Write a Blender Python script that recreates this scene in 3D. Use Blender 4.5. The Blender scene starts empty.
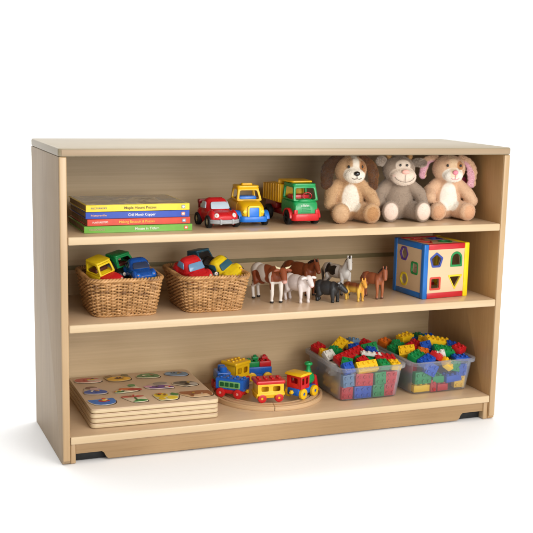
import bpy, bmesh, math, random
from mathutils import Vector, Matrix, Euler, noise
random.seed(7)
PI = math.pi
R = math.radians
scene = bpy.context.scene
COL = scene.collection

# ------------------------------------------------------------------ helpers
def lin(h):
    h = h.lstrip('#')
    out = []
    for i in (0, 2, 4):
        c = int(h[i:i+2], 16) / 255
        out.append(c / 12.92 if c <= .04045 else ((c + .055) / 1.055) ** 2.4)
    return tuple(out)

def T(x, y, z): return Matrix.Translation((x, y, z))
def RZ(a): return Matrix.Rotation(a, 4, 'Z')
def RX(a): return Matrix.Rotation(a, 4, 'X')
def RY(a): return Matrix.Rotation(a, 4, 'Y')
I4 = Matrix.Identity(4)

class MB:
    """collects shapes into one mesh"""
    def __init__(s): s.bm = bmesh.new()
    def merge(s, t, M=None):
        if M is not None: bmesh.ops.transform(t, matrix=M, verts=t.verts)
        mp = {v: s.bm.verts.new(v.co) for v in t.verts}
        for f in t.faces:
            try:
                nf = s.bm.faces.new([mp[v] for v in f.verts]); nf.tag = f.tag
            except ValueError: pass
        t.free(); return s
    def box(s, x0, x1, y0, y1, z0, z1, bev=0, M=None, seg=2):
        t = bmesh.new(); bmesh.ops.create_cube(t, size=1)
        for v in t.verts:
            v.co = Vector((x0 if v.co.x < 0 else x1, y0 if v.co.y < 0 else y1, z0 if v.co.z < 0 else z1))
        if bev: bmesh.ops.bevel(t, geom=t.edges[:], offset=bev, segments=seg, profile=.5, affect='EDGES')
        t.normal_update()
        for f in t.faces: f.tag = max(abs(c) for c in f.normal) > .9999
        return s.merge(t, M)
    def lathe(s, prof, n=24, M=None):
        t = bmesh.new(); rings = []
        for r, z in prof:
            if r < 1e-6: rings.append([t.verts.new((0, 0, z))])
            else: rings.append([t.verts.new((r*math.cos(2*PI*i/n), r*math.sin(2*PI*i/n), z)) for i in range(n)])
        for a, b in zip(rings, rings[1:]):
            for i in range(n):
                j = (i+1) % n
                if len(a) == 1 and len(b) == 1: continue
                if len(a) == 1: t.faces.new((a[0], b[j], b[i]))
                elif len(b) == 1: t.faces.new((a[i], a[j], b[0]))
                else: t.faces.new((a[i], a[j], b[j], b[i]))
        bmesh.ops.recalc_face_normals(t, faces=t.faces[:])
        return s.merge(t, M)
    def cyl(s, r, z0, z1, n=20, bev=0, M=None):
        b = min(bev, r*.9, abs(z1-z0)*.45)
        pr = [(0, z0), (r, z0), (r, z1), (0, z1)] if not b else [(0, z0), (r-b, z0), (r-b*.3, z0+b*.3), (r, z0+b), (r, z1-b), (r-b*.3, z1-b*.3), (r-b, z1), (0, z1)]
        return s.lathe(pr, n, M)
    def loft(s, rings, M=None, closed=False, cap=True):
        t = bmesh.new(); rs = [[t.verts.new(p) for p in r] for r in rings]; n = len(rs[0])
        prs = list(zip(rs, rs[1:])) + ([(rs[-1], rs[0])] if closed else [])
        for a, b in prs:
            for i in range(n):
                j = (i+1) % n
                t.faces.new((a[i], a[j], b[j], b[i]))
        if cap and not closed:
            t.faces.new(rs[0][::-1]); t.faces.new(rs[-1])
        bmesh.ops.recalc_face_normals(t, faces=t.faces[:])
        return s.merge(t, M)
    def tube(s, pts, r, n=8, closed=False, M=None):
        pts = [Vector(p) for p in pts]; rings = []; N = len(pts); up = None
        for i, p in enumerate(pts):
            a = pts[(i-1) % N] if (closed or i > 0) else p
            b = pts[(i+1) % N] if (closed or i < N-1) else p
            d = (b-a).normalized()
            if up is None:
                up = Vector((0, 0, 1)) if abs(d.z) < .9 else Vector((1, 0, 0))
            x = d.cross(up)
            if x.length < 1e-6: x = d.orthogonal()
            x.normalize(); y = x.cross(d).normalized()
            if not closed: up = y
            rr = r[i] if isinstance(r, (list, tuple)) else r
            rings.append([p + (x*math.cos(2*PI*k/n) + y*math.sin(2*PI*k/n))*rr for k in range(n)])
        return s.loft(rings, M, closed=closed)
    def ell(s, c, r, M=None, sub=3):
        t = bmesh.new(); bmesh.ops.create_icosphere(t, subdivisions=sub, radius=1)
        if not hasattr(r, '__len__'): r = (r, r, r)
        MM = Matrix.Diagonal((r[0], r[1], r[2], 1))
        if M is not None: MM = M @ MM
        bmesh.ops.transform(t, matrix=T(*c) @ MM, verts=t.verts)
        return s.merge(t)
    def caps(s, pts, rad, k=6, sub=2):
        """chain of overlapping balls along a polyline"""
        for i in range(len(pts)-1):
            a, b = Vector(pts[i]), Vector(pts[i+1])
            for q in range(k + (1 if i == len(pts)-2 else 0)):
                t = q/k; s.ell(a.lerp(b, t), rad[i]*(1-t)+rad[i+1]*t, sub=sub)
        return s
    def prism(s, poly, h, bev=0, M=None):
        t = bmesh.new(); vs = [t.verts.new((p[0], p[1], 0)) for p in poly]
        f = t.faces.new(vs)
        e = bmesh.ops.extrude_face_region(t, geom=[f])
        for v in e['geom']:
            if isinstance(v, bmesh.types.BMVert): v.co.z += h
        bmesh.ops.recalc_face_normals(t, faces=t.faces[:])
        if bev:
            ed = [x for x in t.edges if abs(x.verts[0].co.z-x.verts[1].co.z) < 1e-9]
            bmesh.ops.bevel(t, geom=ed, offset=bev, segments=2, profile=.5, affect='EDGES')
        t.normal_update()
        ln = sorted(math.dist(poly[i-1], poly[i]) for i in range(len(poly))); lim = 4*max(ln[len(ln)//4], 1e-5)
        for f in t.faces:
            if abs(f.normal.z) > .9999: f.tag = True
            elif abs(f.normal.z) < 1e-4: f.tag = max(math.hypot(e.verts[0].co.x-e.verts[1].co.x, e.verts[0].co.y-e.verts[1].co.y) for e in f.edges) > lim
            else: f.tag = False
        return s.merge(t, M)
    def plate(s, outer, holes, h, bev=0, M=None):
        """flat plate with real holes, z from 0 to h"""
        cu = bpy.data.curves.new('tmp', 'CURVE'); cu.dimensions = '2D'; cu.fill_mode = 'BOTH'
        cu.extrude = max(h/2-bev, 1e-5); cu.bevel_depth = bev; cu.bevel_resolution = 1; cu.offset = -bev
        for pl in [outer]+list(holes):
            sp = cu.splines.new('POLY'); sp.points.add(len(pl)-1); sp.use_cyclic_u = True
            for q, p in zip(sp.points, pl): q.co = (p[0], p[1], 0, 1)
        return s.from_curve(cu, (M or I4) @ T(0, 0, h/2))
    def from_curve(s, cu, M):
        o = bpy.data.objects.new('tmp', cu); COL.objects.link(o)
        dg = bpy.context.evaluated_depsgraph_get()
        me = bpy.data.meshes.new_from_object(o.evaluated_get(dg))
        t = bmesh.new(); t.from_mesh(me)
        bpy.data.objects.remove(o); bpy.data.curves.remove(cu); bpy.data.meshes.remove(me)
        bmesh.ops.remove_doubles(t, verts=t.verts, dist=1e-6); t.normal_update()
        for f in t.faces: f.tag = abs(f.normal.z) > .9999
        return s.merge(t, M)
    def text(s, body, size, M, ext=.0002, width=None, bold=0):
        cu = bpy.data.curves.new('tmp', 'FONT'); cu.body = body; cu.size = size; cu.extrude = ext
        cu.align_x = 'LEFT'; cu.align_y = 'CENTER'; cu.offset = bold
        if width:
            o = bpy.data.objects.new('tmp', cu); COL.objects.link(o); bpy.context.view_layer.update()
            w = o.dimensions.x; bpy.data.objects.remove(o)
            if w > 0: M = M @ Matrix.Diagonal((width/w, 1, 1, 1))
        return s.from_curve(cu, M)
    def remesh(s, voxel, smooth=3):
        me = bpy.data.meshes.new('tmp'); s.bm.to_mesh(me)
        o = bpy.data.objects.new('tmp', me); COL.objects.link(o)
        m = o.modifiers.new('r', 'REMESH'); m.mode = 'VOXEL'; m.voxel_size = voxel
        if smooth:
            q = o.modifiers.new('s', 'SMOOTH'); q.factor = .5; q.iterations = smooth
        dg = bpy.context.evaluated_depsgraph_get()
        m2 = bpy.data.meshes.new_from_object(o.evaluated_get(dg))
        bpy.data.objects.remove(o); bpy.data.meshes.remove(me)
        s.bm.free(); s.bm = bmesh.new(); s.bm.from_mesh(m2); bpy.data.meshes.remove(m2)
        return s

def obj(name, mb, mat, parent=None, ang=35, M=None):
    me = bpy.data.meshes.new(name)
    if M is not None: bmesh.ops.transform(mb.bm, matrix=M, verts=mb.bm.verts)
    for fc in mb.bm.faces: fc.smooth = not fc.tag
    mb.bm.to_mesh(me); mb.bm.free()
    for m in (mat if isinstance(mat, (list, tuple)) else [mat]): me.materials.append(m)
    if ang < 180: me.set_sharp_from_angle(angle=R(ang))
    o = bpy.data.objects.new(name, me); COL.objects.link(o)
    if parent: o.parent = parent
    return o

def tag(o, label, cat, group=None):
    o['label'] = label; o['category'] = cat
    if group: o['group'] = group
    return o

def thing(name, label, cat, loc=(0, 0, 0), rot=(0, 0, 0), group=None, scale=1):
    o = bpy.data.objects.new(name, None); COL.objects.link(o)
    o.empty_display_size = .02
    o.location = loc; o.rotation_euler = rot; o.scale = (scale,)*3
    return tag(o, label, cat, group)

def dup(o, parent=None):
    c = o.copy(); COL.objects.link(c); c.parent = parent
    for ch in list(o.children): dup(ch, c)
    return c

def rrect(w, h, r, n=6):
    """rounded rectangle polygon, centred"""
    out = []
    for cx, cy, a0 in ((w/2-r, h/2-r, 0), (-w/2+r, h/2-r, PI/2), (-w/2+r, -h/2+r, PI), (w/2-r, -h/2+r, 3*PI/2)):
        for i in range(n+1):
            a = a0 + PI/2*i/n; out.append((cx+r*math.cos(a), cy+r*math.sin(a)))
    return out
def shift(poly, dx, dy): return [(x+dx, y+dy) for x, y in poly]
def ngon(n, r, a0=0, sx=1, sy=1): return [(sx*r*math.cos(a0+2*PI*i/n), sy*r*math.sin(a0+2*PI*i/n)) for i in range(n)]
def blob(w, h, seed, rough=.16, n=28):
    out = []
    for i in range(n):
        a = 2*PI*i/n
        k = 1 + rough*noise.noise((math.cos(a)*1.3+seed*7.1, math.sin(a)*1.3, seed*3.3))*2
        out.append((w/2*k*math.cos(a), h/2*k*math.sin(a)))
    return out
def chaikin(pts, k=2):
    for _ in range(k):
        o = []
        for i in range(len(pts)):
            a, b = pts[i-1], pts[i]
            o += [(a[0]*.75+b[0]*.25, a[1]*.75+b[1]*.25), (a[0]*.25+b[0]*.75, a[1]*.25+b[1]*.75)]
        pts = o
    return pts
def rpoly(pts, r, n=3):
    """round the corners of a polygon"""
    out = []; N = len(pts)
    for i in range(N):
        p = Vector(pts[i]); a = Vector(pts[i-1]); b = Vector(pts[(i+1) % N])
        da = (a-p); db = (b-p); k = min(r, da.length*.45, db.length*.45)
        A = p+da.normalized()*k; B = p+db.normalized()*k
        for q in range(n+1):
            t = q/n; out.append(tuple(A*(1-t)**2 + p*2*t*(1-t) + B*t*t))
    return out

def frame_from(o, xdir, ydir):
    """matrix whose xy plane is spanned by the two directions"""
    x = Vector(xdir).normalized(); z = x.cross(Vector(ydir)).normalized(); y = z.cross(x)
    return Matrix(((x.x, y.x, z.x, o[0]), (x.y, y.y, z.y, o[1]), (x.z, y.z, z.z, o[2]), (0, 0, 0, 1)))

# ------------------------------------------------------------------ materials
def newmat(name):
    m = bpy.data.materials.new(name); m.use_nodes = True
    nt = m.node_tree; b = nt.nodes['Principled BSDF']
    return m, nt, b
def N(nt, typ, **kw):
    n = nt.nodes.new(typ)
    for k, v in kw.items():
        if k in n.inputs: n.inputs[k].default_value = v
        else: setattr(n, k, v)
    return n
def L(nt, a, b): nt.links.new(a, b)

def plastic(name, hexc, rough=.3, var=.06, coat=0.0, bump=.06, spec=.5, scale=60):
    m, nt, b = newmat(name); c = lin(hexc)
    tc = N(nt, 'ShaderNodeTexCoord')
    n1 = N(nt, 'ShaderNodeTexNoise', Scale=scale, Detail=4.0)
    L(nt, tc.outputs['Object'], n1.inputs['Vector'])
    rp = N(nt, 'ShaderNodeValToRGB')
    rp.color_ramp.elements[0].position = .3; rp.color_ramp.elements[1].position = .7
    rp.color_ramp.elements[0].color = (*[x*(1-var) for x in c], 1)
    rp.color_ramp.elements[1].color = (*[min(1, x*(1+var)) for x in c], 1)
    L(nt, n1.outputs['Fac'], rp.inputs['Fac']); L(nt, rp.outputs['Color'], b.inputs['Base Color'])
    n2 = N(nt, 'ShaderNodeTexNoise', Scale=scale*1.7, Detail=3.0)
    L(nt, tc.outputs['Object'], n2.inputs['Vector'])
    mr = N(nt, 'ShaderNodeMapRange'); mr.inputs['To Min'].default_value = rough*.75; mr.inputs['To Max'].default_value = rough*1.35
    L(nt, n2.outputs['Fac'], mr.inputs['Value']); L(nt, mr.outputs['Result'], b.inputs['Roughness'])
    if bump:
        bp = N(nt, 'ShaderNodeBump', Strength=bump, Distance=.001)
        L(nt, n2.outputs['Fac'], bp.inputs['Height']); L(nt, bp.outputs['Normal'], b.inputs['Normal'])
    b.inputs['Coat Weight'].default_value = coat; b.inputs['Specular IOR Level'].default_value = spec
    return m

def wood(name, light, dark, axis='X', rough=.38, fine=1.0, bands=.5, coat=.15, seed=0.0):
    m, nt, b = newmat(name); cl, cd = lin(light), lin(dark)
    tc = N(nt, 'ShaderNodeTexCoord'); mp = N(nt, 'ShaderNodeMapping')
    s = {'X': (1.1, 16, 16), 'Y': (16, 1.1, 16), 'Z': (16, 16, 1.1)}[axis]
    mp.inputs['Scale'].default_value = s; mp.inputs['Location'].default_value = (seed, seed*1.7, seed*.6)
    L(nt, tc.outputs['Object'], mp.inputs['Vector'])
    n1 = N(nt, 'ShaderNodeTexNoise', Scale=1.0, Detail=5.0, Roughness=.6, Distortion=.6)
    L(nt, mp.outputs['Vector'], n1.inputs['Vector'])
    mp2 = N(nt, 'ShaderNodeMapping'); mp2.inputs['Scale'].default_value = tuple(x*(3.0 if x < 2 else 14) for x in s)
    L(nt, tc.outputs['Object'], mp2.inputs['Vector'])
    n2 = N(nt, 'ShaderNodeTexNoise', Scale=1.0, Detail=3.0, Roughness=.65)
    L(nt, mp2.outputs['Vector'], n2.inputs['Vector'])
    n3 = N(nt, 'ShaderNodeTexNoise', Scale=3.2, Detail=2.0)   # cloudy figure
    L(nt, tc.outputs['Object'], n3.inputs['Vector'])
    mx = N(nt, 'ShaderNodeMix', data_type='FLOAT'); mx.inputs[0].default_value = .32*fine
    L(nt, n1.outputs['Fac'], mx.inputs[2]); L(nt, n2.outputs['Fac'], mx.inputs[3])
    mx2 = N(nt, 'ShaderNodeMix', data_type='FLOAT'); mx2.inputs[0].default_value = .42
    L(nt, mx.outputs[0], mx2.inputs[2]); L(nt, n3.outputs['Fac'], mx2.inputs[3])
    rp = N(nt, 'ShaderNodeValToRGB')
    rp.color_ramp.elements[0].position = .5-bands*.3; rp.color_ramp.elements[1].position = .5+bands*.3
    rp.color_ramp.elements[0].color = (*cd, 1); rp.color_ramp.elements[1].color = (*cl, 1)
    L(nt, mx2.outputs[0], rp.inputs['Fac']); L(nt, rp.outputs['Color'], b.inputs['Base Color'])
    b.inputs['Roughness'].default_value = rough
    b.inputs['Coat Weight'].default_value = coat; b.inputs['Coat Roughness'].default_value = .3
    bp = N(nt, 'ShaderNodeBump', Strength=.12, Distance=.001)
    L(nt, n2.outputs['Fac'], bp.inputs['Height']); L(nt, bp.outputs['Normal'], b.inputs['Normal'])
    return m

def painted(name, attr='Col', rough=.5, var=.12, scale=160, bump=.25, sheen=0.0):
    """colour carried by a point colour attribute, broken up by noise"""
    m, nt, b = newmat(name)
    a = N(nt, 'ShaderNodeAttribute', attribute_name=attr)
    tc = N(nt, 'ShaderNodeTexCoord'); n1 = N(nt, 'ShaderNodeTexNoise', Scale=scale, Detail=4.0)
    L(nt, tc.outputs['Object'], n1.inputs['Vector'])
    mr = N(nt, 'ShaderNodeMapRange'); mr.inputs['To Min'].default_value = 1-var*1.6; mr.inputs['To Max'].default_value = 1+var*1.6
    L(nt, n1.outputs['Fac'], mr.inputs['Value'])
    vm = N(nt, 'ShaderNodeVectorMath', operation='SCALE')
    L(nt, a.outputs['Color'], vm.inputs[0]); L(nt, mr.outputs['Result'], vm.inputs['Scale'])
    L(nt, vm.outputs['Vector'], b.inputs['Base Color'])
    b.inputs['Roughness'].default_value = rough
    if sheen:
        b.inputs['Sheen Weight'].default_value = sheen; b.inputs['Sheen Roughness'].default_value = .5
        b.inputs['Specular IOR Level'].default_value = .15
    bp = N(nt, 'ShaderNodeBump', Strength=bump, Distance=.0015)
    L(nt, n1.outputs['Fac'], bp.inputs['Height']); L(nt, bp.outputs['Normal'], b.inputs['Normal'])
    return m

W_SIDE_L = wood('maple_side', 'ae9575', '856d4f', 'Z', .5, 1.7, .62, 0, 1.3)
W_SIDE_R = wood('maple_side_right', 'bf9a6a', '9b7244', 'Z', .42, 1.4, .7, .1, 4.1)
W_TOP = wood('maple_top', 'a09176', '85755a', 'X', .4, 1.5, .85, .1, 2.2)
W_SHELF = wood('maple_shelf', 'dcc09e', 'b99772', 'X', .32, 1.1, .85, .25, 7.7)
W_EDGE = wood('maple_edge', 'd9bf9b', 'bda27a', 'X', .34, 1.2, .9, .2, 9.0)
W_EDGET = wood('maple_top_edge', 'ac9579', '967e62', 'X', .34, 1.2, .9, .2, 6.0)  # darker copy of the edge wood; tone offsets overhead light on the top
W_EDGEV = wood('maple_edge_upright', 'c8aa82', 'a3825a', 'Z', .36, 1.0, .7, .2, 3.0)
W_BACK = wood('maple_back', 'dcc39b', 'af946b', 'X', .45, 1.2, .66, .05, 5.0)
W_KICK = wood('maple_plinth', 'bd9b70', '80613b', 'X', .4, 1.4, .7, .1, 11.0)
W_PLY = wood('puzzle_ply', 'dcc3a4', 'cbae8e', 'X', .45, 1, 1.2, .05, 6.0)
W_PLYE = wood('puzzle_ply_edge', 'ddc9a4', 'c9b088', 'X', .5, 1, 1.0, 0, 8.0)
W_GAPBASE = wood('puzzle_gap_base', 'a98a5e', '8b6d45', 'X', .6, 1, 1.0, 0, 2.0)
W_TRACK = wood('beech_track', 'd8b68d', 'c39d72', 'X', .45, 1, 1.0, .05, 3.3)
W_CUBE = wood('cube_birch', 'e2c7a3', 'd3b58d', 'X', .4, 1, 1.1, .1, 1.0)
SEAM = plastic('olive_rail', '857a55', .6)
BLACKGAP = plastic('black_gap_and_glide', '0c0b0a', .6)
BLACK = plastic('black_plastic', '121213', .42)
TYRE = plastic('tyre_black', '141415', .6, .2)
RED = plastic('red_plastic', 'd51f26', .28)
DRED = plastic('dark_red_plastic', '9c1218', .3)
YEL = plastic('yellow_plastic', 'f8c012', .3)
YELB = plastic('lemon_plastic', 'f3d51c', .32)
BLU = plastic('blue_plastic', '1457b4', .28)
LBLU = plastic('sky_blue_plastic', '2078dc', .3)
GRN = plastic('green_plastic', '179a52', .28)
DGRN = plastic('dark_green_plastic', '0b5a2c', .3)
LGRN = plastic('leaf_green_plastic', '74ad6b', .35)
ORG = plastic('orange_plastic', 'e2761b', .32)
GREY = plastic('grey_plastic', 'a9abad', .35)
WHT = plastic('white_plastic', 'e8e6e0', .35)
CREAM = plastic('cream_plastic', 'dcd3ae', .4)
TEAL = plastic('teal_plastic', '2a5f73', .3)
PINK = plastic('pink_stitch', 'e58a97', .7)
ROSE = plastic('rose_nose', 'f0a79a', .6)
EYE = plastic('eye_bead', '0c0908', .12, coat=.5)
THREAD = plastic('dark_thread', '4a342c', .8)
WIND = plastic('window_tint', '1d2024', .12, coat=.4)
PALEGLASS = plastic('pale_window', 'c9dbe8', .14, coat=.4)
BLUGLASS = plastic('blue_window', '6f9dc4', .14, coat=.4)
MAROON = plastic('maroon_window', '5a2a22', .3)
MAG = plastic('magenta_ribbon', 'a8164a', .6)
DARKREC = plastic('recess_shade_brown', '4b3524', .7)

def wicker_mat():
    m, nt, b = newmat('wicker_cane')
    tc = N(nt, 'ShaderNodeTexCoord')
    n1 = N(nt, 'ShaderNodeTexNoise', Scale=45.0, Detail=5.0); L(nt, tc.outputs['Object'], n1.inputs['Vector'])
    mp = N(nt, 'ShaderNodeMapping'); mp.inputs['Scale'].default_value = (14, 14, 190)
    L(nt, tc.outputs['Object'], mp.inputs['Vector'])
    n2 = N(nt, 'ShaderNodeTexNoise', Scale=1.0, Detail=2.0); L(nt, mp.outputs['Vector'], n2.inputs['Vector'])
    mx = N(nt, 'ShaderNodeMix', data_type='FLOAT'); mx.inputs[0].default_value = .5
    L(nt, n1.outputs['Fac'], mx.inputs[2]); L(nt, n2.outputs['Fac'], mx.inputs[3])
    rp = N(nt, 'ShaderNodeValToRGB'); e = rp.color_ramp.elements
    e[0].position = .34; e[0].color = (*lin('7d5430'), 1); e[1].position = .66; e[1].color = (*lin('d8a874'), 1)
    k = e.new(.5); k.color = (*lin('bb8c56'), 1)
    L(nt, mx.outputs[0], rp.inputs['Fac']); L(nt, rp.outputs['Color'], b.inputs['Base Color'])
    b.inputs['Roughness'].default_value = .48
    bp = N(nt, 'ShaderNodeBump', Strength=.3, Distance=.0006); L(nt, n1.outputs['Fac'], bp.inputs['Height'])
    L(nt, bp.outputs['Normal'], b.inputs['Normal'])
    return m
WICK = wicker_mat()

def tub_mat():
    m, nt, b = newmat('frosted_tub'); out = nt.nodes['Material Output']
    b.inputs['Base Color'].default_value = (.56, .59, .63, 1); b.inputs['Roughness'].default_value = .28
    tc = N(nt, 'ShaderNodeTexCoord'); n1 = N(nt, 'ShaderNodeTexNoise', Scale=25.0, Detail=3.0)
    L(nt, tc.outputs['Object'], n1.inputs['Vector'])
    bp = N(nt, 'ShaderNodeBump', Strength=.06, Distance=.001); L(nt, n1.outputs['Fac'], bp.inputs['Height'])
    L(nt, bp.outputs['Normal'], b.inputs['Normal'])
    tl = N(nt, 'ShaderNodeBsdfTranslucent'); tl.inputs['Color'].default_value = (.85, .88, .92, 1)
    ad = N(nt, 'ShaderNodeMixShader'); ad.inputs[0].default_value = .35
    L(nt, b.outputs['BSDF'], ad.inputs[1]); L(nt, tl.outputs['BSDF'], ad.inputs[2])
    tr = N(nt, 'ShaderNodeBsdfTransparent'); tr.inputs['Color'].default_value = (.97, .98, 1, 1)
    fr = N(nt, 'ShaderNodeFresnel', IOR=1.4)
    mr = N(nt, 'ShaderNodeMapRange'); mr.inputs['To Min'].default_value = .085; mr.inputs['To Max'].default_value = .50
    L(nt, fr.outputs['Fac'], mr.inputs['Value'])
    mx = N(nt, 'ShaderNodeMixShader')
    L(nt, mr.outputs['Result'], mx.inputs[0]); L(nt, tr.outputs['BSDF'], mx.inputs[1]); L(nt, ad.outputs['Shader'], mx.inputs[2])
    L(nt, mx.outputs['Shader'], out.inputs['Surface'])
    return m
TUB = tub_mat()

def picture_mat(name, cols, scale=9, seed=0):
    """blurred printed picture on a book cover"""
    m, nt, b = newmat(name)
    tc = N(nt, 'ShaderNodeTexCoord'); mp = N(nt, 'ShaderNodeMapping'); mp.inputs['Location'].default_value = (seed, seed*2, 0)
    L(nt, tc.outputs['Object'], mp.inputs['Vector'])
    v = N(nt, 'ShaderNodeTexNoise', Scale=float(scale), Detail=2.5, Distortion=1.0); L(nt, mp.outputs['Vector'], v.inputs['Vector'])
    rp = N(nt, 'ShaderNodeValToRGB'); e = rp.color_ramp.elements; rp.color_ramp.interpolation = 'EASE'
    ps = [.3+.4*i/(len(cols)-1) for i in range(len(cols))]
    e[0].position = ps[0]; e[0].color = (*lin(cols[0]), 1); e[1].position = ps[-1]; e[1].color = (*lin(cols[-1]), 1)
    for p, c in list(zip(ps, cols))[1:-1]:
        k = e.new(p); k.color = (*lin(c), 1)
    L(nt, v.outputs['Fac'], rp.inputs['Fac']); L(nt, rp.outputs['Color'], b.inputs['Base Color'])
    b.inputs['Roughness'].default_value = .22; b.inputs['Coat Weight'].default_value = .3
    return m

# ------------------------------------------------------------------ setting: white studio sweep
def backdrop():
    m, nt, b = newmat('white_backdrop')
    tc = N(nt, 'ShaderNodeTexCoord'); n1 = N(nt, 'ShaderNodeTexNoise', Scale=3.0, Detail=3.0); L(nt, tc.outputs['Object'], n1.inputs['Vector'])
    rp = N(nt, 'ShaderNodeValToRGB'); rp.color_ramp.elements[0].color = (.91, .915, .915, 1); rp.color_ramp.elements[1].color = (.94, .945, .945, 1)
    L(nt, n1.outputs['Fac'], rp.inputs['Fac']); L(nt, rp.outputs['Color'], b.inputs['Base Color'])
    b.inputs['Roughness'].default_value = .75; b.inputs['Specular IOR Level'].default_value = .2
    prof = [(-4.5, 0)]
    for i in range(13):
        a = PI/2*i/12; prof.append((1.7+1.2*math.sin(a), 1.2-1.2*math.cos(a)))
    prof.append((2.9, 4.0))
    t = bmesh.new(); xs = (-4.5, 6.0)
    rows = [[t.verts.new((x, y, z)) for x in xs] for y, z in prof]
    for a, c in zip(rows, rows[1:]): t.faces.new((a[0], a[1], c[1], c[0]))
    mb = MB(); mb.merge(t)
    o = obj('backdrop', mb, m, ang=180); o['kind'] = 'structure'
backdrop()

# ------------------------------------------------------------------ the shelf unit
W, D, H = 1.22, .372, .7657
Z1, Z2, Z3 = .5585, .3472, .0701
TH = .019
YB = D - .008          # inner face of the back panel
def cabinet():
    t = thing('shelf_unit', 'open maple storage unit with three shelves of toys, on the white floor', 'shelf unit', (0, 0, 0))
    top = MB().prism(rpoly([(-.001, -.003), (W+.001, -.003), (W+.001, D), (-.001, D)], .012, 5), .0195, .004, T(0, 0, H-.0195))
    obj('top', top, W_TOP, t)
    e = MB().box(.006, W-.006, -.0042, -.0020, H-.0165, H-.0035, .0008); obj('top_edge', e, W_EDGET, t)
    for x0, mm, c in ((0, W_SIDE_L, 'left'), (W-TH, W_SIDE_R, 'right')):
        s = MB().prism(rpoly([(.004, .004), (.012, 0), (D, 0), (D, H-.0197), (.004, H-.0197)], .004, 3), TH, .0012,
                       frame_from((x0, 0, 0), (0, 1, 0), (0, 0, 1)))
        sp = obj('side_panel', s, mm, t)
        ed = MB().box(x0+.0006, x0+TH-.0006, -.0006, .0060, .010, H-.0200, .0028, seg=3); obj('edge_band', ed, W_EDGEV, sp)
        for y in (.03, D-.03):
            obj('glide', MB().cyl(.007, -.004, .0, 14, .001, T(x0+TH/2, y, .004)), BLACKGAP, sp)
        lx = x0+TH+.0002 if x0 == 0 else x0-.0142
        lg = MB().prism(rpoly([(0, 0), (.014, 0), (.014, .05), (0, .05)], .004, 3), Z3-TH-.0025, .001, T(lx, .006, .0015))
        obj('corner_post', lg, W_EDGEV, t)
    back = MB().box(TH+.0003, W-TH-.0003, YB, D-.001, .055, H-.020); obj('back_panel', back, W_BACK, t)
    obj('back_rail', MB().box(TH+.0005, W-TH-.0005, YB-.0025, YB-.0002, .4155, .4275, .0006), SEAM, t)
    for z in (Z1, Z2, Z3):
        sh = MB().box(TH+.0002, W-TH-.0002, .004, YB-.0004, z-TH, z, .0008)
        so = obj('shelf', sh, W_SHELF, t)
        ed = MB().box(TH+.0004, W-TH-.0004, -.0008, .0080, z-TH-.0004, z+.0004, .0032, seg=3)
        obj('edge_band', ed, W_EDGE, so)
    ki = [(TH+.0145, Z3-TH-.0006), (TH+.0145, .024), (.098, .024), (.104, .019), (.108, .010), (.114, .004),
          (W-.114, .004), (W-.108, .010), (W-.104, .019), (W-.098, .024), (W-TH-.0145, .024), (W-TH-.0145, Z3-TH-.0006)]
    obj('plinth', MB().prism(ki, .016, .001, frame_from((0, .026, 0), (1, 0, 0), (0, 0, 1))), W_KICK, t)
    for x0, x1 in ((TH+.0148, .110), (W-.110, W-TH-.0148)):
        obj('gap_block', MB().box(x0, x1, .0275, .060, .0006, .026, .002), BLACKGAP, t)  # black block fills the plinth cutout, standing in for its dark gap
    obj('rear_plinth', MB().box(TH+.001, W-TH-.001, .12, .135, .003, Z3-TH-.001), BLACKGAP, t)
    return t
cabinet()

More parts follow.
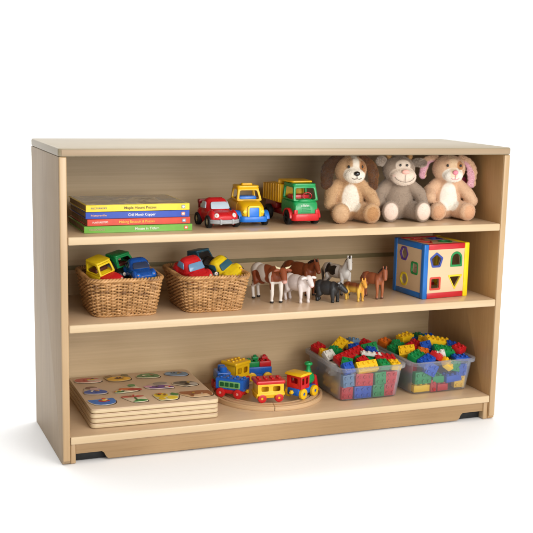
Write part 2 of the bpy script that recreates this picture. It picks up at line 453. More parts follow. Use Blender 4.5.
# ------------------------------------------------------------------ books
def books():
    specs = [  # z order bottom to top
        ('74b544', 'green', .0690, .0545, .269, .205, 'Mouse in Tithim', 'f3f3e6', .46, 'CLASSICREADS', 'c9a08a', 'e86a3c',
         'green spined picture book at the bottom of the stack, longest of the four', ['8a7a5c', '4a5638', 'b3a47e', '6a5a48']),
        ('d84a33', 'red', .0770, .0555, .257, .20, 'Making Bactouk & Pozzes', 'f4c04a', .30, 'FUNTURESTEPS', 'e9e2d8', '8e93a8',
         'red spined picture book with yellow lettering, between the green and the blue book', ['5a3a2a', '8b6a4a', '3a2c22', 'a88a5e']),
        ('2f4fb2', 'blue', .0730, .0550, .258, .20, 'Chill Month Copper', 'f4f4f8', .40, 'Natureville', 'e8b08a', 'e7917a',
         'blue spined picture book with white lettering, between the red and the yellow book', ['33405a', '6a5a44', '2c2a30', '9a8a6a']),
        ('f0d33c', 'yellow', .0735, .0540, .258, .205, 'Maple Hount Puzzes', '6d5a2e', .36, 'FUCTURBOKS', '6b6880', '9aa0a2',
         'yellow spined picture book with a brown glossy cover, on top of the stack', ['6b553a', 'b8a078', '7c8490', 'd5c198', '67584a']),
    ]
    z = Z1 + .0003; th = .0162
    for i, (hx, cn, x, y, w, d, title, tc, tx, pub, pc, lc, label, pic) in enumerate(specs):
        t = thing('picture_book', label, 'book', (x, y, z), (0, 0, R([-.5, .4, -.2, .2][i])), 'picture books stacked on the top shelf')
        cm = plastic('book_'+cn, hx, .3, .05, .2)
        # a wrap of two boards and a spine
        prof = [(0, 0), (d, 0), (d, .0018), (.004, .0018), (.004, th-.0018), (d, th-.0018), (d, th), (0, th)]
        obj('cover', MB().prism(rpoly(prof, .0006, 1), w, .0004, frame_from((0, 0, 0), (0, 1, 0), (0, 0, 1))), cm, t)
        pg = MB()
        for k in range(7):
            zz = .0020+(th-.0040)*k/7
            pg.box(.0025+random.uniform(0, .0008), w-.0025-random.uniform(0, .0008), .0042, d-.003-random.uniform(0, .001), zz, zz+(th-.0040)/7*.93)
        obj('pages', pg, plastic('book_pages_'+cn, '9c8768', .8, .2), t)
        obj('cover_picture', MB().box(.004, w-.004, .010, d-.005, th-.0003, th+.0003), picture_mat('cover_art_'+cn, pic, 11, i*3.1), t)
        F = lambda px: frame_from((px, -.0004, th*.5), (1, 0, 0), (0, 0, 1))
        obj('title', MB().text(title, .0088, F(w*tx), .0003, [.060, .088, .068, .080][i], .00008), plastic('title_'+cn, tc, .5), t)
        obj('publisher_name', MB().text(pub, .0062, F(.012), .0003, .038, .00004), plastic('publisher_'+cn, pc, .5), t)
        lg = MB().prism(rrect(.0095, .0085, .002), .0005, 0, F(w-.016))
        lo = obj('logo', lg, plastic('logo_'+cn, lc, .5), t)
        obj('logo_mark', MB().prism(ngon(9, .0028, .3, 1.1, .8), .0004, 0, frame_from((w-.016, -.0008, th*.5), (1, 0, 0), (0, 0, 1))), WHT, lo)
        z += th + .0009
books()

# ------------------------------------------------------------------ vehicles
_wheel = {}
def wheel(parent, x, y, z, r, w, rim, side=1, tyre=None, rimr=.58, name='wheel'):
    tyre = tyre or TYRE
    key = (round(r, 4), round(w, 4), rim.name, tyre.name, rimr)
    if key not in _wheel:
        b = w*.22
        mb = MB().lathe([(r*rimr*.9, -w/2+b*.6), (r*rimr, -w/2), (r-b, -w/2), (r-b*.3, -w/2+b*.3), (r, -w/2+b), (r, w/2-b), (r-b*.3, w/2-b*.3), (r-b, w/2), (r*rimr, w/2), (r*rimr*.9, w/2-b*.6)], 28)
        for k in range(18):
            a = 2*PI*k/18
            mb.box(r-.0008, r+.0006, -.0008, .0008, -w*.38, w*.38, 0, RZ(a))
        a = obj(name, mb, tyre, None, 40)
        rm = MB().lathe([(0, -w*.36), (r*rimr*1.0, -w*.36), (r*rimr*1.0, w*.32), (r*rimr*.72, w*.24), (r*rimr*.4, w*.26), (r*rimr*.34, w*.46), (0, w*.5)], 24)
        b2 = obj('rim', rm, rim, a, 35)
        _wheel[key] = (a.data, b2.data)
        bpy.data.objects.remove(b2); bpy.data.objects.remove(a)
    da, db = _wheel[key]
    o = bpy.data.objects.new(name, da); COL.objects.link(o); o.parent = parent
    o.location = (x, y, z); o.rotation_euler = (R(-90)*side, 0, 0)
    q = bpy.data.objects.new('rim', db); COL.objects.link(q); q.parent = o
    return o

def quadM(c, n, up=(0, 0, 1)):
    """frame at c facing n: local x to the right as seen by a viewer, y up, z outward"""
    n = Vector(n).normalized(); u = Vector(up); x = u.cross(n).normalized()
    return frame_from(c, x, n.cross(x))

def sect(x, hw, z0, z1, e=3.0, n=28):
    out = []
    for i in range(n):
        a = 2*PI*i/n; c, s = math.cos(a), math.sin(a)
        out.append((x, hw*math.copysign(abs(c)**(2/e), c), (z0+z1)/2+(z1-z0)/2*math.copysign(abs(s)**(2/e), s)))
    return out

def round_car(root, paint, glass, bumper, rim, spoiler=False, eyelamp=WHT, tail=None, plate=None):
    """chubby toy car, 0.125 long, nose towards +x"""
    b = MB()
    b.loft([sect(-.062, .020, .022, .040), sect(-.058, .033, .016, .045), sect(-.035, .037, .013, .048), sect(0, .037, .013, .047),
            sect(.03, .036, .013, .045), sect(.05, .034, .014, .041), sect(.060, .028, .016, .036), sect(.064, .018, .020, .032)])
    def ring(z, xa, xb, hw):
        return [(xa+(xb-xa)*(.5+.5*math.copysign(abs(math.cos(a))**.7, math.cos(a))), hw*math.copysign(abs(math.sin(a))**.7, math.sin(a)), z) for a in [2*PI*i/28 for i in range(28)]]
    b.loft([ring(.040, -.052, .030, .035), ring(.050, -.047, .022, .0335), ring(.062, -.038, .010, .031), ring(.070, -.031, .001, .027), ring(.0745, -.022, -.008, .018)])
    for sx in (-.037, .037):
        for sy in (-1, 1): b.ell((sx, sy*.031, .026), (.021, .010, .021))
    b.remesh(.0016, 4)
    obj('body', b, paint, root, 180)
    # windscreen, rear window and side windows sit in the cabin
    nf = Vector((.020, 0, .021)).normalized()
    ws = MB().prism(rpoly([(-.028, -.0115), (.028, -.0115), (.0225, .0115), (-.0225, .0115)], .006, 4), .0022, .0008, quadM((.0165, 0, .0555), (.74, 0, .67)))
    wo = obj('windscreen', ws, glass, root)
    for sy in (-1, 1):
        sw = MB().prism(rpoly([(-.018, -.009), (.018, -.009), (.011, .009), (-.013, .009)] if sy < 0 else [(-.018, -.009), (.018, -.009), (.013, .009), (-.011, .009)], .005, 3), .0022, .0006, quadM((-.014, sy*.0312, .056), (0, sy*.97, .24)))
        obj('side_window', sw, glass, root)
        hl = MB().lathe([(0, 0), (.0062, 0), (.0066, .001), (.005, .0032), (0, .0042)], 18, quadM((.0575, sy*.0245, .034), (.86, sy*.42, .28)))
        ho = obj('headlight', hl, eyelamp, root)
        obj('bulb', MB().ell((0, 0, 0), .0024, sub=2), ROSE, ho, 180, quadM((.0575, sy*.0245, .034), (.86, sy*.42, .28)) @ T(0, 0, .0032))
    bp = MB()
    pts = [(.040, -.041, .019), (.056, -.037, .019), (.0655, -.026, .019), (.069, -.010, .019), (.069, .010, .019), (.0655, .026, .019), (.056, .037, .019), (.040, .041, .019)]
    for dz in (-.0030, .0012): bp.tube([(x, y, z+dz) for x, y, z in pts], .0036, 10)
    for sy in (-1, 1): bp.box(.064, .0725, sy*.017-.0032, sy*.017+.0032, .0115, .0255, .0016)
    obj('bumper', bp, bumper, root, 45)
    if spoiler:
        sp = MB().box(-.066, -.050, -.031, .031, .054, .066, .003)
        for sy in (-1, 1): sp.box(-.062, -.053, sy*.028-.002, sy*.028+.002, .042, .062, .0008)
        obj('spoiler', sp, DRED, root)
    for sx in (-.037, .037):
        for sy in (-1, 1): wheel(root, sx, sy*.0385, .0165, .0165, .013, rim, sy)
    return root

car = thing('toy_car', 'red toy car with pale windscreen and grey bumper, beside the stack of books', 'toy car', (.427, .126, Z1), (0, 0, R(-90+4)), 'toy vehicles standing on the top shelf', .96)
round_car(car, RED, PALEGLASS, GREY, CREAM, True)

def arch(ri, ro, w, a0=-.15, a1=PI+.15, n=16):
    """half ring polygon for a mudguard in its own plane"""
    P = [(ro*math.cos(a0+(a1-a0)*i/n), ro*math.sin(a0+(a1-a0)*i/n)) for i in range(n+1)]
    P += [(ri*math.cos(a1-(a1-a0)*i/n), ri*math.sin(a1-(a1-a0)*i/n)) for i in range(n+1)]
    return P

def cab_shell(root, mat, x0, x1, zb, zt, hw, lean=.012, top_in=.006, roofmat=None, t=.004, sill=.004, rear_open=False):
    """cab with real window openings: front, sides and back plates plus a roof"""
    h = zt-zb
    mb = MB()
    # front
    fr = [(-hw, 0), (hw, 0), (hw-top_in, h), (-hw+top_in, h)]
    hole = [(-hw+.0065, sill), (hw-.0065, sill), (hw-top_in-.005, h-.006), (-hw+top_in+.005, h-.006)]
    F = frame_from((x1, 0, zb), (0, 1, 0), (-lean, 0, h))
    mb.plate(rpoly(fr, .004), [rpoly(hole, .005)], t, .0008, F @ T(0, 0, -t))
    # back
    B = frame_from((x0, 0, zb), (0, -1, 0), (0, 0, 1))
    mb.plate(rpoly(fr, .004), [rpoly(hole, .005)] if rear_open else [], t, .0008, B @ T(0, 0, -t))
    for sy in (-1, 1):
        sd = [(x0+.001, 0), (x1-.001, 0), (x1-lean-.001, h), (x0+.001, h)]
        ho = [(x0+.007, sill), (x1-.008, sill), (x1-lean-.006, h-.006), (x0+.007, h-.006)]
        S = frame_from((0, sy*hw, zb), (1, 0, 0), (0, -sy*top_in, h))
        off = 0 if sy < 0 else -0
        mb.plate(rpoly(sd, .003), [rpoly(ho, .005)], t, .0008, S @ T(0, 0, -t if sy < 0 else 0))
    obj('cab', mb, mat, root, 40)
    rf = MB().prism(rrect(x1-lean-x0+.004, 2*(hw-top_in)+.004, .008, 5), .007, .0028, T((x0+x1-lean)/2, 0, zt-.0025))
    return obj('cab_roof', rf, roofmat or mat, root, 40)

def pickup():
    t = thing('toy_truck', 'yellow toy truck with blue grille and bumper, between red car and dump truck', 'toy truck',
              (.517, .146, Z1), (0, 0, R(-90-2)), 'toy vehicles standing on the top shelf')
    b = MB()
    b.loft([sect(-.082, .024, .030, .050, 4), sect(-.078, .032, .022, .060, 4), sect(-.055, .034, .018, .066, 4), sect(-.030, .0345, .018, .064, 4), sect(.0, .0345, .018, .063, 4), sect(.014, .0345, .018, .063, 4)])
    b.loft([sect(.000, .0340, .018, .065, 4), sect(.022, .0335, .018, .063, 3.6), sect(.042, .0315, .018, .058, 3.2), sect(.052, .0285, .020, .053, 3.2), sect(.055, .024, .024, .049, 3.2)])
    obj('body', b, YEL, t, 50)
    gr = MB().plate(rrect(.0345, .0350, .006), [rrect(.0260, .0265, .004)], .006, .001, quadM((.0545, 0, .0355), (1, 0, .03)))
    obj('grille_frame', gr, YELB, t)
    g = MB().prism(rrect(.0260, .0265, .004), .004, .0006, quadM((.0548, 0, .0355), (1, 0, .03)))
    for k in range(5): g.box(-.0105, .0105, -.0009+(k-2)*.0048, .0009+(k-2)*.0048, .0028, .0038, .0003, quadM((.0548, 0, .0355), (1, 0, .03)))
    obj('grille', g, LBLU, t)
    for sy in (-1, 1):
        obj('headlight', MB().lathe([(0, 0), (.0058, 0), (.0058, .002), (.0045, .0045), (0, .0055)], 18, quadM((.051, sy*.0235, .037), (1, sy*.12, .1))), YELB, t)
    bp = MB().prism(rpoly([(.020, -.039), (.052, -.039), (.062, -.030), (.064, 0), (.062, .030), (.052, .039), (.020, .039)], .008, 4), .015, .003, T(0, 0, .011))
    obj('bumper', bp, LBLU, t)
    for x in (.032, -.048):
        for sy in (-1, 1):
            A = MB().prism(arch(.0178, .0222, .013, .05, PI-.05), .013, .0012, frame_from((x, sy*.0375+.0065, .0175), (1, 0, 0), (0, 0, 1)))
            obj('mudguard', A, LBLU, t)
            wheel(t, x, sy*.0375, .0168, .0168, .013, BLACK, sy)
    cab_shell(t, YEL, -.040, .018, .062, .096, .0340, .012, .006, None, .004, .004, True)
    obj('light_bar', MB().prism(rrect(.014, .030, .004), .0065, .0022, T(-.010, 0, .0992)), YEL, t)
    obj('seat', MB().box(-.030, .006, -.024, .024, .056, .073, .004), LBLU, t)
    return t
pickup()

def dump_truck():
    t = thing('toy_dump_truck', 'green toy dump truck with yellow tipper bed and red bumper, beside the plush dog', 'toy truck',
              (.655, .186, Z1), (0, 0, R(-90+1)), 'toy vehicles standing on the top shelf')
    ch = MB().box(-.100, .060, -.026, .026, .016, .034, .003)
    ch.prism(rpoly([(-.100, .030), (-.020, .030), (-.020, .048), (-.036, .050), (-.092, .050)], .005), .066, .002, frame_from((0, .033, 0), (1, 0, 0), (0, 0, 1)))
    obj('chassis', ch, DRED, t)
    lo = MB().loft([sect(.022, .035, .020, .067, 5), sect(.090, .035, .020, .067, 5), sect(.100, .034, .020, .065, 4.5), sect(.106, .031, .022, .058, 4)])
    obj('cab_body', lo, GRN, t, 50)
    cab_shell(t, GRN, .026, .102, .064, .1035, .035, .010, .004, None, .0055, .003, True)
    obj('bonnet_bulge', MB().ell((.101, 0, .064), (.007, .022, .006)), GRN, t, 180)
    obj('seat', MB().box(.036, .070, -.026, .026, .060, .077, .004), RED, t)
    st = MB(); st.tube([(.079+.003*math.cos(a), .014+.011*math.cos(a), .074+.009*math.sin(a)) for a in [2*PI*i/16 for i in range(16)]], .0014, 6, True)
    obj('steering_wheel', st, RED, t, 180)
    bp = MB().prism(rpoly([(.070, -.039), (.104, -.039), (.112, -.032), (.114, 0), (.112, .032), (.104, .039), (.070, .039)], .007, 4), .019, .003, T(0, 0, .012))
    for sy in (-1, 1): bp.prism(rrect(.010, .013, .003), .006, .0015, quadM((.103, sy*.030, .035), (1, 0, 0)))
    obj('bumper', bp, RED, t)
    for k in range(4): obj('grille_slat', MB().box(.1050, .1074, -.013+k*.0006, .013-k*.0006, .034+k*.0042, .0358+k*.0042, .0006), GRN, t)
    obj('lettering', MB().text('a-Baler', .0080, quadM((.1064, -.016, .0520), (1, 0, .12)), .0004, .024, 0), WHT, t)
    for sy in (-1, 1):
        A = MB().prism(arch(.0205, .0250, .014, 0, PI), .014, .0012, frame_from((.076, sy*.037+.007, .019), (1, 0, 0), (0, 0, 1)))
        obj('mudguard', A, RED, t)
        wheel(t, .076, sy*.0375, .0192, .0192, .015, BLACK, sy)
        wheel(t, -.060, sy*.0375, .0192, .0192, .015, BLACK, sy)
    bd = MB(); hw = .036
    for sy in (-1, 1):
        pl = rpoly([(-.105, .050), (.018, .050), (.018, .100), (-.020, .104), (-.105, .094)], .004)
        bd.prism(pl, .004, .001, frame_from((0, sy*hw+.002, 0), (1, 0, 0), (0, 0, 1)))
        for k in range(7):
            x = -.097+k*.0175
            bd.box(x-.0024, x+.0024, sy*hw-.0045 if sy < 0 else sy*hw, sy*hw if sy < 0 else sy*hw+.0045, .051, .093+.0012*k, .001)
    bd.box(-.105, .018, -hw+.002, hw-.002, .050, .054)
    bd.box(.014, .0182, -hw+.002, hw-.002, .0505, .099)
    bd.box(-.1052, -.101, -hw+.002, hw-.002, .0505, .090)
    obj('tipper_bed', bd, YEL, t)
    cn = MB().prism(rpoly([(-.002, -.0370), (.070, -.031), (.077, -.027), (.077, .027), (.070, .031), (-.002, .0370)], .004), .0042, .0016, T(0, 0, .1090))
    cn.box(-.002, .004, -.037, .037, .098, .110, .001)
    obj('bed_canopy', cn, YEL, t)
    return t
dump_truck()

# ------------------------------------------------------------------ plush animals
FUR = painted('plush_fur', 'Col', .85, .05, 220, .3, .4)
PAINTED = painted('painted_vinyl', 'Col', .42, .05, 300, .12)
def mixc(a, b, t):
    t = max(0, min(1, t)); return tuple(a[i]*(1-t)+b[i]*t for i in range(3))
def ss(a, b, x):
    t = max(0, min(1, (x-a)/(b-a))); return t*t*(3-2*t)
def coloured(name, mb, colfn, mat, parent, fur=0, nblade=0, seed=1, fw=.0006, lay=.75):
    """link a mesh with a point colour from colfn(p); optional short pile of tiny blades"""
    rnd = random.Random(seed)
    bm = mb.bm; bm.normal_update()
    vs = [v.co.copy() for v in bm.verts]; idx = {v: i for i, v in enumerate(bm.verts)}
    fs = [[idx[v] for v in f.verts] for f in bm.faces]
    cols = [colfn(p) for p in vs]
    if nblade:
        areas = []; tot = 0
        for f in bm.faces: tot += f.calc_area(); areas.append(tot)
        import bisect
        flist = list(bm.faces)
        for k in range(nblade):
            f = flist[min(bisect.bisect(areas, rnd.random()*tot), len(flist)-1)]
            w = [rnd.random() for _ in f.verts]; sw = sum(w)
            p = Vector((0, 0, 0)); n = Vector((0, 0, 0))
            for v, q in zip(f.verts, w): p += v.co*(q/sw); n += v.normal*(q/sw)
            n.normalize()
            sw2 = noise.noise_vector(p*55)
            tdir = Vector((rnd.uniform(-1, 1), rnd.uniform(-1, 1), rnd.uniform(-1.3, .6)))*.55 + sw2*1.1
            d = (n + (tdir-n*tdir.dot(n))*lay).normalized()
            l = fur*rnd.uniform(.6, 1.25); s = d.cross(n)
            if s.length < 1e-4: s = n.orthogonal()
            s = s.normalized()*fw*rnd.uniform(.7, 1.3)
            c = colfn(p); g = rnd.uniform(.96, 1.08)
            i0 = len(vs)
            vs += [p-s-n*.0004, p+s-n*.0004, p+d*l]
            fs.append([i0, i0+1, i0+2])
            cols += [tuple(x*.99*g for x in c)]*2 + [tuple(min(1, x*1.10*g) for x in c)]
    bm.free()
    me = bpy.data.meshes.new(name); me.from_pydata([tuple(v) for v in vs], [], fs); me.update()
    at = me.color_attributes.new('Col', 'FLOAT_COLOR', 'POINT')
    at.data.foreach_set('color', [x for c in cols for x in (*c, 1)])
    me.materials.append(mat); me.shade_smooth()
    o = bpy.data.objects.new(name, me); COL.objects.link(o)
    if parent: o.parent = parent
    return o

def insphere(p, c, r): # ellipsoid distance ratio
    return math.sqrt(sum(((p[i]-c[i])/r[i])**2 for i in range(3)))

def ear_mb(base, tip, w0, w1, th, bend=(0, 0, 0), n=7):
    mb = MB(); a, b = Vector(base), Vector(tip); bd = Vector(bend)
    d = (b-a).normalized(); side = d.cross(Vector((0, 1, 0))).normalized(); nrm = side.cross(d)
    M = Matrix((side, nrm, d)).transposed().to_4x4()
    for i in range(n+1):
        t = i/n; c = a.lerp(b, t)+bd*math.sin(PI*t)
        w = w0+(w1-w0)*math.sin(min(1, t*1.15)*PI*.5+.15)
        if t > .85: w *= .88
        mb.ell(c, (w, th, (b-a).length/n*1.2), M, 2)
    return mb.remesh(.0018, 5)

def smile(pts, r=.0007): return MB().tube(pts, r, 6)

def plush_dog(loc, rz):
    t = thing('plush_dog', 'tan plush puppy with long dark brown ears, sitting beside the dump truck', 'plush toy', loc, (0, 0, rz), 'plush animals on the top shelf')
    tan, cream, brown, dark = lin('cda67c'), lin('f3e9da'), lin('b47c48'), lin('65401f')
    h = (0, 0, .1395); mz = (.005, -.034, .1275)
    b = MB(); b.ell((0, .018, .052), (.045, .040, .052)); b.ell((0, .016, .083), (.036, .032, .036))
    b.ell(h, (.043, .038, .0375)); b.ell(mz, (.0275, .021, .0205)); b.ell((.004, -.028, .150), (.022, .014, .022))
    b.caps([(-.033, .008, .098), (-.052, -.004, .074), (-.058, -.022, .050)], [.017, .018, .0165])
    b.caps([(.033, .006, .098), (.054, -.004, .076), (.064, -.018, .052)], [.017, .018, .0165])
    b.caps([(-.026, .0, .030), (-.032, -.038, .027)], [.027, .024]); b.ell((-.034, -.052, .0275), (.0245, .015, .027))
    b.caps([(.028, .0, .030), (.044, -.036, .027)], [.027, .023]); b.ell((.051, -.049, .0275), (.0255, .016, .027), RZ(.35))
    b.ell((0, .058, .03), (.014, .014, .014)); b.remesh(.0028, 4)
    def col(p):
        c = tan
        c = mixc(c, cream, 1-ss(.88, 1.04, insphere(p, (0, -.030, .068), (.030, .030, .046))))
        c = mixc(c, cream, 1-ss(.95, 1.1, insphere(p, mz, (.030, .026, .024))))
        if p.z > .125 and p.y < .02: c = mixc(c, cream, 1-ss(.006, .011, abs(p.x-.006)))
        if p.z > .118: c = mixc(c, brown, (1-ss(.8, 1.05, insphere(p, (.027, -.026, .149), (.016, .022, .019)))))
        c = mixc(c, lin('b98655'), .8*(1-ss(.9, 1.05, insphere(p, (.054, -.064, .0275), (.020, .012, .021)))))
        c = mixc(c, lin('d8b48e'), .8*(1-ss(.9, 1.05, insphere(p, (-.034, -.066, .0275), (.020, .010, .022)))))
        return c
    coloured('body', b, col, FUR, t, .0026, 34000, 3, .0004)
    for s, e in ((-1, ear_mb((-.030, .002, .171), (-.064, -.002, .100), .010, .0185, .007, (-.013, 0, .009))), (1, ear_mb((.034, .004, .169), (.062, -.006, .098), .008, .0135, .006, (.012, 0, .008)))):
        dk = dark if s < 0 else lin('8a5a30')
        coloured('ear', e, lambda p, dk=dk: mixc(dk, lin('7d5030'), ss(.12, .085, p.z)*.6), FUR, t, .0040, 12000, 8+s, .00045, .9)
    n = MB().ell((.006, -.0545, .1335), (.0085, .006, .0065)); obj('nose', n, EYE, t, 180)
    obj('eye', MB().ell((-.0135, -.0385, .1500), (.0036, .0028, .0042), sub=2), EYE, t, 180)
    obj('eye', MB().ell((.0245, -.0345, .1500), (.0032, .0028, .0040), sub=2), EYE, t, 180)
    m = smile([(-.007, -.0532, .1215), (-.001, -.0560, .1185), (.006, -.0570, .1205), (.013, -.0560, .1185), (.019, -.0532, .1215)])
    m.tube([(.006, -.057, .1205), (.006, -.0575, .128)], .0007, 6); obj('mouth', m, THREAD, t, 180)
plush_dog((.806, .134, Z1), R(-13))

def plush_calf(loc, rz):
    t = thing('plush_calf', 'grey plush calf with a wide white muzzle, sitting between the puppy and the rabbit', 'plush toy', loc, (0, 0, rz), 'plush animals on the top shelf')
    grey, cream, pink = lin('a5917f'), lin('e8d6c4'), lin('ecc4b6')
    mz = (.004, -.032, .1215)
    b = MB(); b.ell((0, .018, .050), (.046, .040, .050)); b.ell((0, .016, .082), (.036, .032, .034))
    b.ell((-.003, 0, .1385), (.045, .038, .0385)); b.ell(mz, (.0355, .021, .0240)); b.ell((0, -.024, .1500), (.027, .016, .020))
    b.caps([(-.033, .008, .096), (-.056, .0, .072), (-.060, -.022, .048)], [.017, .018, .016])
    b.caps([(.033, .006, .096), (.057, -.002, .074), (.064, -.012, .050)], [.017, .018, .0165])
    b.caps([(-.026, .0, .030), (-.031, -.038, .027)], [.026, .023]); b.ell((-.033, -.054, .0300), (.0245, .014, .0295))
    b.caps([(.030, .0, .030), (.048, -.036, .027)], [.026, .023]); b.ell((.057, -.050, .0300), (.0250, .014, .0295), RZ(.3))
    b.remesh(.0028, 4)
    def col(p):
        c = grey
        c = mixc(c, cream, 1-ss(.97, 1.1, insphere(p, mz, (.0385, .026, .0265))))
        if p.y < 0: c = mixc(c, cream, 1-ss(.9, 1.05, insphere(p, (.001, -.036, .1520), (.0215, .03, .0165))))
        for ck in (-.026, .033): c = mixc(c, pink, .7*(1-ss(.3, 1.0, insphere(p, (ck, -.046, .125), (.007, .012, .006)))))
        c = mixc(c, lin('ecd6c6'), 1-ss(.92, 1.05, insphere(p, (-.033, -.068, .0305), (.0215, .013, .0260))))
        c = mixc(c, lin('ecd6c6'), 1-ss(.92, 1.05, insphere(p, (.061, -.064, .0305), (.0220, .015, .0260))))
        return c
    coloured('body', b, col, FUR, t, .0021, 26000, 5, .0004)
    e = MB().ell((-.053, -.004, .161), (.013, .006, .012)); e.ell((-.043, .000, .158), (.010, .006, .008)); e.remesh(.0018, 3)
    coloured('ear', e, lambda p: mixc(lin('d8c8b8'), grey, ss(.0, .006, p.y)), FUR, t, .0045, 3500, 2)
    e = MB().ell((.056, -.004, .158), (.017, .006, .009), RY(.1)); e.ell((.044, .000, .158), (.009, .006, .008)); e.remesh(.0018, 3)
    coloured('ear', e, lambda p: mixc(lin('c4b3a2'), grey, ss(.060, .070, p.x)), FUR, t, .0055, 3500, 9)
    for sx in (-1, 1):
        hn = MB().caps([(sx*.026-.002, .004, .168), (sx*.031-.002, .003, .1765)], [.008, .0062]); hn.remesh(.0018, 3)
        coloured('horn', hn, lambda p: lin('c79a62'), FUR, t, .002, 900, 4)
    obj('nose', MB().ell((.005, -.0515, .1365), (.0105, .0048, .0066)), plastic('plush_nose_pink', 'efb5a6', .8, .1, bump=.4), t, 180)
    for sx in (-.008, .0105): obj('eye', MB().ell((sx, -.0415, .1535), (.0034, .0026, .0036), sub=2), EYE, t, 180)
    m = smile([(-.0235, -.0468, .122), (-.018, -.0500, .1155), (-.008, -.0535, .1105), (.004, -.0548, .109), (.016, -.0535, .1105), (.026, -.0500, .1155), (.0305, -.0475, .121)], .00055)
    m.tube([(.005, -.0550, .1295), (.004, -.0560, .120), (.004, -.0550, .109)], .00045, 6); obj('mouth', m, THREAD, t, 180)
plush_calf((.955, .134, Z1), R(-15))

def plush_bunny(loc, rz):
    t = thing('plush_rabbit', 'peach plush rabbit with pink lined ears and a tan patch around one eye', 'plush toy', loc, (0, 0, rz), 'plush animals on the top shelf')
    tan, cream, patch, pink = lin('ddb795'), lin('f5eee2'), lin('bd8656'), lin('e6b4c0')
    mz = (.005, -.033, .1240)
    b = MB(); b.ell((0, .016, .050), (.043, .038, .050)); b.ell((0, .014, .082), (.035, .031, .034))
    b.ell((0, 0, .1400), (.0465, .039, .0385)); b.ell(mz, (.0270, .0185, .0190)); b.ell((.002, -.024, .150), (.028, .015, .022))
    b.caps([(-.033, .006, .096), (-.052, -.002, .078), (-.056, -.022, .062)], [.0165, .018, .0185])
    b.caps([(.033, .006, .096), (.054, -.004, .074), (.068, -.010, .052)], [.0165, .018, .0175])
    b.caps([(-.026, .0, .030), (-.034, -.036, .026)], [.026, .0235]); b.ell((-.037, -.044, .0255), (.0235, .018, .0250))
    b.caps([(.026, .0, .030), (.042, -.034, .026)], [.026, .0235]); b.ell((.047, -.042, .0255), (.0255, .018, .0250), RZ(.4))
    b.remesh(.0028, 4)
    def col(p):
        c = tan
        c = mixc(c, cream, 1-ss(.9, 1.05, insphere(p, (0, -.028, .066), (.0295, .030, .046))))
        c = mixc(c, cream, 1-ss(.97, 1.1, insphere(p, mz, (.0300, .024, .0215))))
        if p.z > .12 and p.y < .01: c = mixc(c, lin('e6cba6'), (1-ss(.006, .014, abs(p.x-.003)))*.7)
        c = mixc(c, patch, 1-ss(.88, 1.05, insphere(p, (.0235, -.030, .1520), (.0120, .018, .0130))))
        c = mixc(c, lin('d9a47c'), .7*(1-ss(.92, 1.05, insphere(p, (-.037, -.062, .0255), (.019, .011, .021)))))
        c = mixc(c, lin('d9a47c'), .7*(1-ss(.92, 1.05, insphere(p, (.054, -.058, .0255), (.020, .014, .021)))))
        return c
    coloured('body', b, col, FUR, t, .0022, 26000, 6, .0004)
    for s, e, in ((-1, ear_mb((-.034, .010, .168), (-.074, -.004, .122), .008, .0135, .005, (-.010, 0, .014))), (1, ear_mb((.038, .010, .168), (.068, .000, .100), .008, .0155, .005, (.012, 0, .012)))):
        bx, tx, bb, dz = (-.034, -.074, -.010, .046) if s < 0 else (.038, .068, .012, .068)
        def ec(p, bx=bx, tx=tx, bb=bb, dz=dz, s=s):
            k = max(0, min(1, (.168-p.z)/dz)); ax = bx+(tx-bx)*k+bb*math.sin(PI*k)-.0035; ay = .010-.014*k*(1 if s < 0 else .7)
            return mixc(tan, pink, ss(.0105, .0085, abs(p.x-ax))*ss(.002, -.001, p.y-ay)*ss(.05, .22, k))
        coloured('ear', e, ec, FUR, t, .0024, 4500, 12+s, .0005)
    obj('nose', MB().ell((.006, -.0505, .1335), (.0078, .005, .0066)), plastic('plush_nose_rose', 'ec8fa0', .8, .1, bump=.4), t, 180)
    for sx, sz in ((-.0135, .1515), (.0235, .1515)): obj('eye', MB().ell((sx, -.0385 if sx < 0 else -.0375, sz), (.0034, .0027, .0040), sub=2), EYE, t, 180)
    m = smile([(-.006, -.0490, .1180), (.0, -.0515, .1145), (.006, -.0525, .1155), (.012, -.0515, .1145), (.018, -.0490, .1180)])
    m.tube([(.006, -.0525, .1155), (.006, -.0530, .127)], .0007, 6); obj('mouth', m, PINK, t, 180)
    tg = MB().prism(rrect(.012, .030, .003), .0006, 0, T(.058, .030, .100) @ RY(-.5) @ RX(PI/2)); tg.prism(rrect(.008, .026, .002), .0006, 0, T(.068, .034, .090) @ RY(-.4) @ RX(PI/2))
    obj('ribbon_tag', tg, MAG, t)
plush_bunny((1.105, .128, Z1), R(-15))

